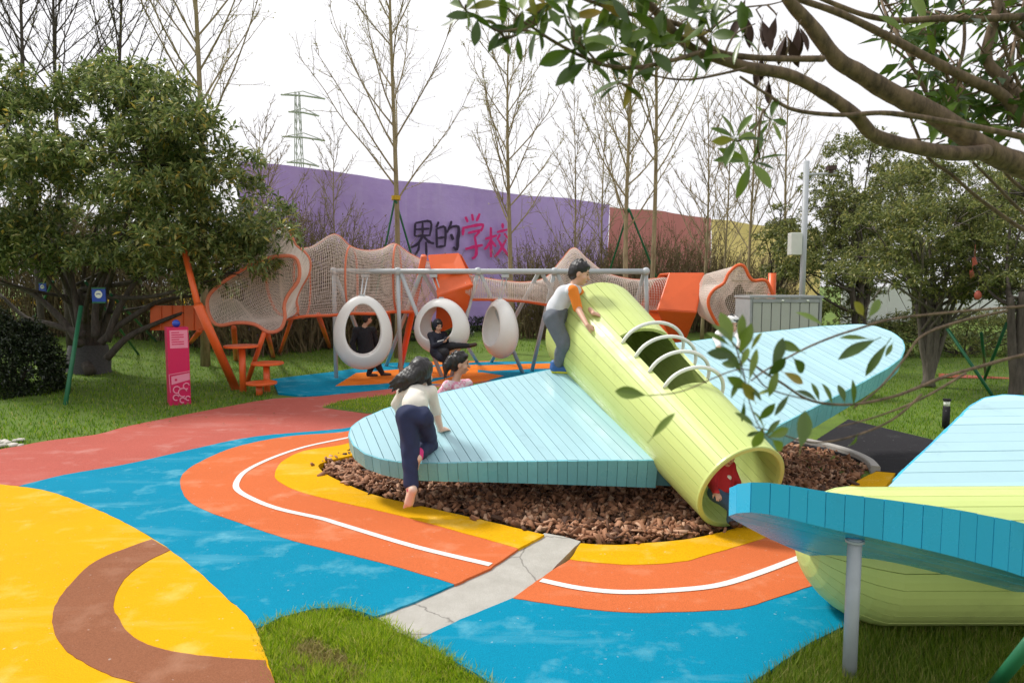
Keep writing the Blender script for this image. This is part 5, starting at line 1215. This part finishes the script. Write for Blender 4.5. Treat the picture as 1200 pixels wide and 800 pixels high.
class Person:
    def __init__(s, label, base, h=.007, group=None):
        s.o = thing('person', label, 'person', base, group); s.h = h; s.L = {}; s.hk = 0
    def cap(s, layers, a, b, ra, rb, k=.02):
        for l in layers.split('+'):
            d = -.010 if (l == 'skin' and '+' in layers) else 0
            s.L.setdefault(l, []).append(('c', np.array(a), np.array(b), max(.006, ra+d), max(.006, rb+d), k))
    def ell(s, layers, c, r, M3=np.eye(3), k=.02):
        for l in layers.split('+'):
            d = -.010 if (l == 'skin' and '+' in layers) else 0
            s.L.setdefault(l, []).append(('e', np.array(c), tuple(max(.006, x+d) for x in r), M3, k))
    def head(s, c, fwd, up, sc=1.0, hair='short', neck=None):
        f = nrm(fwd); u = nrm(np.array(up)-f*np.dot(up, f)); r = np.cross(f, u); M3 = np.stack([r, f, u], 1); c = np.array(c); P = lambda x, y, z: c+sc*(r*x+f*y+u*z)
        s.ell('skin', P(0, -.008, .02), (.074*sc, .090*sc, .088*sc), M3); s.ell('skin', P(0, .018, -.045), (.056*sc, .062*sc, .062*sc), M3, .03); s.ell('skin', P(0, .052, -.082), (.022*sc, .020*sc, .018*sc), M3, .02)
        s.cap('skin', P(0, .078, .008), P(0, .100, -.026), .009*sc, .014*sc, .012); s.ell('skin', P(0, .082, -.058), (.024*sc, .012*sc, .012*sc), M3, .012)
        for q in (-1, 1):
            s.ell('skin', P(q*.076, -.008, -.012), (.012*sc, .020*sc, .030*sc), M3, .008); s.ell('skin', P(q*.042, .052, -.03), (.026*sc, .024*sc, .024*sc), M3, .02)
            m = MB(); m.sphere(P(q*.030, .0765, .010), (.012*sc, .006*sc, .0075*sc), 10, 6, M3); obj('eye', m, M['eye'], s.o, smooth=True)
            m = MB(); m.tube([P(q*.016, .086, .030), P(q*.032, .083, .036), P(q*.050, .070, .030)], .0035*sc, 5); obj('eyebrow', m, M['hair'], s.o)
        m = MB(); m.tube([P(-.022, .086, -.056), P(0, .094, -.058), P(.022, .086, -.056)], .0055*sc, 6); obj('mouth', m, M['lip'], s.o, smooth=True)
        H = s.L.setdefault('hair', [])
        s.ell('hair', P(0, -.022, .040), (.085*sc, .094*sc, .084*sc), M3, .015); s.ell('hair', P(0, -.050, -.002), (.080*sc, .066*sc, .085*sc), M3, .02); s.ell('hair', P(0, .036, .084), (.066*sc, .046*sc, .030*sc), M3, .02)
        rs = np.random.RandomState(int(abs(c[0]*1000)) % 999)
        for q in range(26):
            a = rs.uniform(0, 6.28); e = rs.uniform(.1, 1.3); x = math.cos(a)*math.cos(e)*.086; y = math.sin(a)*math.cos(e)*.094-.024; z = .045+math.sin(e)*.086
            s.cap('hair', P(x*.86, y*.86, z), P(x*.99, y*.97+.004, z-.04), .016*sc, .007*sc, .014)
        s.P = P; return P
    def hand(s, wr, d, palm, sc=1.0, curl=.5, side=1, layer='skin'):
        d = nrm(d); palm = nrm(np.array(palm)-d*np.dot(palm, d)); x = np.cross(d, palm)*side; wr = np.array(wr); Q = lambda a, b, c: wr+sc*(x*a+d*b+palm*c)
        for a in (-.022, -.008, .008, .022): s.cap(layer, Q(a*.6, .0, 0), Q(a, .055, 0), .013*sc, .0115*sc, .012)
        for a, L in ((-.026, .040), (-.009, .052), (.008, .056), (.025, .050)):
            c1, c2 = curl*.5, curl; p0 = Q(a, .055, 0); p1 = Q(a*1.12, .055+L*.5*math.cos(c1), L*.5*math.sin(c1)); p2 = Q(a*1.15, .055+L*.5*math.cos(c1)+L*.55*math.cos(c2+c1), L*.5*math.sin(c1)+L*.55*math.sin(c1+c2))
            s.cap(layer, p0, p1, .0088*sc, .0080*sc, .004); s.cap(layer, p1, p2, .0080*sc, .0066*sc, .004)
        p0 = Q(.022, .014, .006); p1 = Q(.048, .040, .014); p2 = Q(.054, .066, .020); s.cap(layer, p0, p1, .012*sc, .0095*sc, .008); s.cap(layer, p1, p2, .0092*sc, .0075*sc, .004)
    def build(s, mats, noise={}):
        noise = dict(noise, hair=.0016)
        order = sorted(s.L)
        for l in order:
            V, Q = sdf(s.L[l], s.h, noise.get(l.split('#')[0], 0), 3+len(l)); l = l.split('#')[0]; nm = {'skin': 'body', 'top': 'shirt', 'sole': 'shoe_sole'}.get(l, l)
            npobj(nm, V, Q.ravel(), 4, M[mats[l]], s.o, smooth=True)
        return s.o

# girl climbing onto the left wing, seen from behind
def girl_climbing():
    Yh = 6.12; g = Person('barefoot girl with dark hair, white top and navy trousers climbing onto the left blue wing', (AT(482, 590, 6.05)[0], 6.1, 0), .007)
    hipc = AT(484, 487, Yh+.12); hl = AT(477, 487, Yh+.02); hr = AT(495, 489, Yh+.06)
    kl = AT(481, 530, Yh-.02); al = AT(481.5, 567, Yh-.10)
    kr = PL(503, 512, pw0, wn)+wn*.06; kr = AT(504, 521, Yh+.30); ar = AT(490, 533, Yh+.02)
    waist = AT(486, 475, Yh+.20); chest = AT(488, 464, Yh+.36); sl_ = AT(473, 459, Yh+.44); sr_ = AT(505, 459, Yh+.42); neck = AT(491, 452, Yh+.46)
    L = 'skin+trousers'
    g.cap(L, hl, hr, .100, .098); g.cap(L, hipc, waist, .110, .100); g.cap(L, hl, kl, .100, .080); g.cap(L, kl, al, .080, .066); g.cap(L, hr, kr, .095, .078); g.cap(L, kr, ar, .074, .062)
    T = 'skin+top'
    g.cap(T, waist, chest, .112, .112, .03); g.cap(T, sl_, sr_, .062, .062, .03); g.cap(T, AT(486, 476, Yh+.15), AT(487, 472, Yh+.22), .118, .114, .03)
    el = AT(465, 474, Yh+.56); wl = PL(470, 490, pw0, wn)+wn*.02; wl = AT(470, 488, Yh+.72)
    er = AT(511, 482, Yh+.52); wr = AT(515.5, 504, Yh+.60)
    g.cap(T, sl_, el, .058, .048); g.cap(T, el, wl, .046, .036); g.cap(T, sr_, er, .058, .047); g.cap(T, er, wr, .045, .034)
    hd = PL(519, 512, pw0, wn); wr2 = hd+wn*.035-nrm(hd-wr)*.07
    g.cap('skin', er, wr2, .036, .023); g.hand(wr2, nrm(np.array((.5, .55, .05))), -wn, 1.05, .35, 1)
    g.cap('skin', el, wl, .034, .024); g.hand(wl, nrm(np.array((-.1, .9, -.2))), -wn, 1.05, .3, -1)
    g.cap('skin', neck-(0,0,.05), AT(493, 441, Yh+.48), .045, .045)
    hc_ = AT(494.5, 438, Yh+.50); P = g.head(hc_, (.35, .93, -.12), (.08, .10, 1), 1.22)
    # long loose hair falling to the left shoulder
    g.ell('hair', P(0, -.035, .035), (.118, .114, .122), np.eye(3), .02); g.ell('hair', P(-.04, -.07, -.03), (.088, .07, .10), np.eye(3), .03)
    for k in range(34):
        a = random.uniform(-1, 1); b = random.uniform(-.4, 1); st_ = P(-.02+a*.06, -.10, -.01+b*.045); m1 = st_+np.array((-.05-.05*random.random(), -.03, -.05-.02*b)); e = m1+np.array((-.05-.08*random.random(), -.01+.04*random.random(), -.05-.06*random.random()))
        g.cap('hair', st_, m1, .032, .026, .02); g.cap('hair', m1, e, .024, .006, .012)
    for k in range(8):
        st_ = P(.05+.02*random.random(), -.02, .01); e = st_+np.array((.01+.02*random.random(), .0, -.10-.05*random.random())); g.cap('hair', st_, e, .024, .007, .012)
    # standing foot on tiptoe, sole towards the camera; kneeling foot
    heel = AT(484, 574, Yh-.16); ball = AT(479.5, 588, Yh-.10); toe = AT(478, 594, Yh-.07)
    g.cap('skin', al, heel, .036, .034, .02); g.cap('skin', heel, ball, .034, .040, .02); g.cap('skin', al, ball, .034, .030, .03)
    for k in range(5):
        q = ball+np.array((-.030+.015*k, 0, 0)); g.cap('skin', q, q+(toe-ball)*(1.1-.12*k)+np.array((-.004+.002*k, 0, 0)), .011, .009-.0006*k, .005)
    h2 = AT(489.5, 537, Yh-.04); t2 = AT(486, 548, Yh+.02); g.cap('skin', ar, h2, .036, .033, .02); g.cap('skin', h2, t2, .034, .034, .02); g.cap('skin', ar, t2, .03, .026)
    for k in range(5): q = t2+np.array((-.026+.013*k, 0, 0)); g.cap('skin', q, q+np.array((-.006, .02, -.03)), .010, .008, .005)
    g.cap('sock#0', AT(482, 569, Yh-.105), AT(482.5, 573, Yh-.12), .0445, .0445); g.cap('sock#1', AT(490.5, 530, Yh+.01), AT(490, 535, Yh-.01), .047, .0465)
    # side stripe and cuff of the trousers
    o = g.build(dict(skin='sole', top='cream', trousers='navy', sock='pink_sock', hair='hair'), dict(top=.0045, trousers=.0055, hair=.003))
    return o
girl_climbing()

def boy_on_wing():
    Yb = 7.72; g = Person('boy in a white shirt with orange sleeves and grey trousers leaning on the tube', PL(660, 437, pw0, wn), .007)
    hn = AT(647, 373, Yb-.03); hf = AT(658, 373, Yb+.14); kn = AT(660.5, 403, Yb-.08); kf = AT(672, 401, Yb+.16); an_ = AT(656, 431, Yb-.06); af = AT(666, 426, Yb+.15)
    fn_ = PL(657, 436, pw0, wn); ff = PL(669, 430, pw0, wn)
    an_ = fn_+np.array((-.02, 0, .10)); af = ff+np.array((-.03, 0, .10))
    L = 'skin+trousers'; g.cap(L, hn, hf, .098, .098); g.cap(L, (hn+hf)/2, AT(655, 364, Yb+.05), .10, .10, .03); g.cap(L, hn, kn, .104, .086); g.cap(L, kn, an_, .084, .068); g.cap(L, hf, kf, .100, .084); g.cap(L, kf, af, .082, .066)
    T = 'skin+top'; wa = AT(650.5, 363, Yb+.05); ch = AT(662, 346, Yb+.06); sn = AT(670, 340, Yb-.07); sf = AT(676, 340, Yb+.20)
    g.cap(T, wa, ch, .110, .112, .03); g.cap(T, sn, sf, .058, .058, .03); g.cap(T, ch, AT(670, 340, Yb+.06), .105, .08, .03)
    en = AT(677, 361, Yb-.10); ef = AT(686, 356, Yb+.26)
    g.cap('skin+sleeve#0', sn+np.array((.01, -.01, 0)), en, .062, .052); g.cap('skin+sleeve#1', sf+np.array((.01, .01, 0)), ef, .058, .050)
    wn1 = AT(690, 379, Yb-.02); wf1 = AT(696, 367, Yb+.34); hit1 = ray_cone(696, 385); hit2 = ray_cone(703, 369)
    if hit1: wn1 = hit1[2]-nrm(w1)*0+np.array((-.075, -.02, .035))
    if hit2: wf1 = hit2[2]+np.array((-.075, -.02, .02))
    g.cap('skin', en, wn1, .038, .023); g.cap('skin', ef, wf1, .038, .023)
    nn = lambda p: nrm(p-A1-w1*np.dot(p-A1, w1))
    g.hand(wn1, hit1[2]-wn1, -nn(hit1[2]), 1.0, .35, -1); g.hand(wf1, hit2[2]-wf1, -nn(hit2[2]), 1.0, .35, 1)
    hc_ = AT(679.5, 320.5, Yb+.07); g.cap('skin', AT(670, 340, Yb+.06), hc_+np.array((-.035, 0, -.05)), .045, .045, .02)
    g.head(hc_, (.95, -.12, -.30), (.22, 0, 1), 1.16)
    for f, up in ((fn_, 0), (ff, 1)):
        d = nrm(np.array((.95, -.15, .0))-wn*np.dot((.95, -.15, 0), wn)); he = f-d*.075+wn*.052; to = f+d*.145+wn*.042
        g.cap(f'shoe#{up}', he, to, .048, .042, .02); g.cap(f'shoe#{up}', he, he+np.array((0,0,.05)), .048, .046, .02); g.cap('skin', he+wn*.01, to, .03, .024)
        for q in (-.014, 0, .014): s_ = np.cross(d, wn); g.cap(f'sole#{up}', he+s_*q*2.2-wn*.032-d*.014, to+s_*q*1.9-wn*.024+d*.016, .019, .018, .008)
    g.build(dict(skin='skin', top='grey_shirt', sleeve='orange_sleeve', trousers='grey_trouser', hair='hair', shoe='shoe_b', sole='shoe_y'), dict(top=.004, sleeve=.003, trousers=.006))
boy_on_wing()

def pink_girl():
    Yp = 8.55; g = Person('girl in a pink print top with a dark ponytail walking behind the left blue wing', (AT(535, 450, Yp)[0], Yp, 0), .008)
    hc_ = AT(539, 426, Yp); P = g.head(hc_, (.95, .15, -.08), (0, 0, 1), 1.22); g.cap('skin', hc_-(0,0,.06), AT(534, 446, Yp), .045, .05)
    sl_ = AT(524, 452, Yp-.10); sr_ = AT(548, 450, Yp+.12); T = 'skin+top'; ch = AT(535, 462, Yp); hip = AT(534, 496, Yp)
    g.cap(T, sl_, sr_, .065, .065, .03); g.cap(T, ch, hip, .125, .125, .04); g.cap(T, ch+(0,0,.06), ch, .11, .12, .03)
    el = AT(512, 468, Yp-.14); g.cap(T, sl_, el, .060, .048); g.cap(T, el, AT(514, 490, Yp-.10), .046, .038); er = AT(552, 470, Yp+.16); g.cap(T, sr_, er, .058, .046); g.cap(T, er, er+np.array((.10,.0,-.17)), .044, .036)
    for q, e2, sd in ((AT(514, 490, Yp-.10), -1, -1), (er+np.array((.10,.0,-.17)), 1, 1)): g.hand(q, (.1, 0, -1), (-.3*e2, .9, 0), 1, .5, sd)
    z0 = hip[2]
    for i, (dy, dx) in enumerate(((-.08, .10), (.09, -.12))):
        a = hip+np.array((0, dy, 0)); kn = np.array((a[0]+dx, a[1], z0*.52)); an_ = np.array((a[0]+dx*.9-.05, a[1], .09)); g.cap('skin+trousers', a, kn, .085, .062); g.cap('skin+trousers', kn, an_, .060, .045); g.cap(f'shoe#{i}', an_-(0,0,.045), an_+np.array((.13, 0, -.055)), .040, .034); g.cap('skin', an_, an_-(0,0,.04), .035, .03)
    for k in range(16):
        st_ = P(random.uniform(-.04,.04), -.105, random.uniform(-.01,.05)); m1 = st_+np.array((-.03-random.random()*.02, random.uniform(-.03,.03), -.07)); g.cap('hair', st_, m1, .034, .034, .02); g.cap('hair', m1, m1+np.array((.0-.03*random.random(), 0, -.09-.07*random.random())), .028, .007, .012)
    g.build(dict(skin='skin', top='pink_top', trousers='jeans', hair='hair', shoe='shoe_k'), dict(top=.004, hair=.003))
pink_girl()

def man_walking():
    Ym = 15.75; g = Person('person in a long black coat walking behind the left egg swing', (AT(438, 443, Ym)[0], Ym, 0), .011)
    hc_ = AT(430.5, 373.5, Ym); g.head(hc_, (.75, .62, -.1), (0, 0, 1), 1.1); C = 'skin+coat'
    ne = AT(427, 382, Ym); sl_ = AT(417.5, 387, Ym-.05); sr_ = AT(437, 387, Ym+.10); hip = AT(430, 413, Ym); g.cap('skin', hc_-(0,0,.08), ne, .05, .055)
    g.cap(C, sl_, sr_, .085, .085, .04); g.cap(C, AT(427, 392, Ym), hip, .17, .19, .05); g.cap(C, hip, AT(433, 421, Ym), .19, .17, .05); el = AT(413, 402, Ym-.1); g.cap(C, sl_, el, .075, .06); g.cap(C, el, AT(417, 415, Ym-.12), .06, .05); er = AT(441, 402, Ym+.15); g.cap(C, sr_, er, .075, .06); g.cap(C, er, AT(443, 414, Ym+.18), .058, .05)
    g.hand(AT(417.5, 415.5, Ym-.12), (.1, 0, -1), (1, .2, 0), 1, .5, 1); g.hand(AT(443.5, 415, Ym+.18), (.1, 0, -1), (-1, .2, 0), 1, .5, -1)
    for i, (kx, ky, ax_, ay, Yq) in enumerate(((436, 428, 432, 441, Ym-.05), (443, 428, 448, 440.5, Ym+.1))):
        k_ = AT(kx, ky, Yq); a_ = AT(ax_, ay, Yq); a_[2] = max(a_[2], .07); g.cap('skin+trousers', hip+np.array((.0, 0, -.05)), k_, .11, .08); g.cap('skin+trousers', k_, a_, .078, .055); g.cap(f'shoe#{i}', a_-(0,0,.03), a_+np.array((.17,.03,-.04)), .048, .04); g.cap('skin', a_, a_-(0,0,.03), .04, .035)
    g.build(dict(skin='skin', coat='black_coat', trousers='black_coat', shoe='shoe_k', hair='hair'), dict(coat=.006))
man_walking()
def sitter():
    Ys = 15.12; g = Person('person in a dark hooded coat sitting in the middle egg swing', (AT(516, 430, Ys)[0], Ys, .3), .010)
    hc_ = AT(513.5, 381.5, Ys-.05); P = g.head(hc_, (.55, -.8, -.35), (.1, 0, 1), 1.05); g.ell('hood', P(0, -.035, .01), (.115, .11, .135), np.eye(3), .02); C = 'skin+coat'
    sl_ = AT(505, 393, Ys); sr_ = AT(520, 392, Ys+.12); hip = AT(513, 411, Ys+.02); g.cap('skin', hc_-(0,0,.07), AT(513, 391, Ys), .05, .055); g.cap(C, sl_, sr_, .08, .08, .04); g.cap(C, AT(512, 396, Ys), hip, .15, .17, .05)
    for s_, e_, w_, sd in ((sl_, AT(508, 405, Ys-.2), AT(520, 401, Ys-.30), 1), (sr_, AT(524, 403, Ys-.1), AT(523, 397, Ys-.30), -1)): g.cap(C, s_, e_, .068, .056); g.cap(C, e_, w_, .054, .045); g.hand(w_, (.5, -.4, .2), (0, -.3, 1), 1.0, .9, sd)
    kn = AT(522, 413, Ys-.38); an_ = AT(521.5, 431, Ys-.30); g.cap('skin+trousers', hip+(0,-.05,0), kn, .13, .09); g.cap('skin+trousers', kn, an_, .085, .055); g.cap(C, hip+(0,-.05,0), AT(518, 418, Ys-.3), .17, .12); g.cap('shoe#0', an_-(0,0,.02), an_+np.array((.02,-.14,-.06)), .05, .042)
    k2 = AT(530, 405, Ys-.32); a2 = AT(550, 405, Ys-.24); g.cap('skin+trousers', hip+(.05,-.05,.02), k2, .12, .085); g.cap('skin+trousers', k2, a2, .08, .05); g.cap('shoe#1', a2, a2+np.array((.13, -.02, .03)), .05, .042); g.cap('skin', an_, an_-(0,0,.02), .04, .03); g.cap('skin', a2, a2+(.04,0,0), .04, .03)
    g.build(dict(skin='skin', coat='dark_coat', hood='dark_coat', trousers='black_coat', shoe='shoe_k', hair='hair'), dict(coat=.006))
sitter()
def red_child():
    c, r = cr1(.42); side = -e11*.10; fl = c-e21*(r-.10)+side; g = Person('small child in a red top and jeans sitting inside the mouth of the lime tube', AT(846, 590, 5.9), .007)
    hip = AT(846, 577, 5.90); ch = AT(846, 552, 5.93); hc_ = ch+np.array((.02, -.02, .165))
    g.cap('skin+trousers', hip-e11*.05, hip+e11*.05, .085, .085); g.cap('skin+top', hip+(0,0,.06), ch, .095, .09, .03); sl_ = ch-e11*.09+(0,0,.04); sr_ = ch+e11*.09+(0,0,.04); g.cap('skin+top', sl_, sr_, .048, .048, .03)
    g.cap('skin', ch, hc_-(0,0,.07), .035, .035); g.head(hc_, (.4, -.85, -.25), (0, 0, 1), .95)
    for s_, sg in ((sl_, -1), (sr_, 1)):
        e_ = s_+np.array((.03*sg, -.07, -.13)); w_ = e_+np.array((.0, -.12, -.03)); g.cap('skin+top', s_, e_, .046, .038); g.cap('skin+top', e_, w_, .036, .030); g.hand(w_, (.1, -.8, -.4), (0, -.3, -1), .8, .4, sg)
    for sg in (-1, 1):
        k_ = hip+e11*(.06*sg+.05)-w1*.20+(0,0,.0); a_ = k_+w1*.03-(0,0,.13)+e11*.01*sg; g.cap('skin+trousers', hip+e11*.05*sg, k_, .072, .056); g.cap('skin+trousers', k_, a_, .052, .042); g.cap(f'shoe#{sg}', a_, a_-w1*.05+(0,0,.0), .036, .032)
    m = MB(); q = ch-w1*.088+(0.0,-.01,.0); m.sphere(q, (.032,.012,.026), 10, 6); obj('shirt_print', m, M['white_metal'], g.o, smooth=True)
    g.build(dict(skin='skin', top='red_top', trousers='jeans', shoe='shoe_k', hair='hair'), dict(top=.003, trousers=.003))
red_child()
def toddler():
    Yt = 8.72; hc_ = AT(857, 380, Yt); g = Person('small child in a white jacket and hat at the far edge of the right wing', AT(850, 400, Yt), .008)
    P = g.head(hc_, (.25, -.85, -.3), (.05, .15, 1), .92); g.ell('hood', P(0, -.02, .062), (.088, .095, .062), np.eye(3), .02); T = 'skin+top'
    ch = AT(851, 395, Yt+.06); hip = AT(849, 404, Yt+.32); g.cap('skin', hc_-(0,0,.05), ch, .04, .045); g.cap(T, ch, hip, .10, .11, .03); sl_ = AT(843, 391, Yt); sr_ = AT(862, 391, Yt); g.cap(T, sl_, sr_, .052, .052, .03)
    for s_, px, sd in ((sl_, 842, -1), (sr_, 866, 1)):
        w_ = PL(px, 408, pw0, wn)+wn*.03; e_ = (s_+w_)/2+np.array((.04*sd, .0, .02)); g.cap(T, s_, e_, .048, .042); g.cap(T, e_, w_, .040, .034); g.hand(w_, (.1*sd, -.9, -.3), -wn, .8, .3, sd)
    for sd in (-1, 1):
        a = hip+np.array((.06*sd, .05, -.02)); k_ = a+np.array((.05*sd, .0, -.22)); f_ = k_+np.array((0, .22, -.05)); g.cap('skin+trousers', a, k_, .075, .055); g.cap('skin+trousers', k_, f_, .05, .04); g.cap(f'shoe#{sd}', f_, f_+(0,.05,-.07), .038, .034)
    g.build(dict(skin='skin', top='white_top', hood='white_top', trousers='pink_sock', shoe='red_top', hair='hair'), dict(top=.003))
    m = MB(); q = AT(871, 390, Yt-.05); m.sphere(q, (.04,.03,.035), 10, 8); o = obj('red_ball', m, M['red_top'], None, smooth=True); tag(o, 'small red ball beside the child on the right wing', 'ball')
toddler()
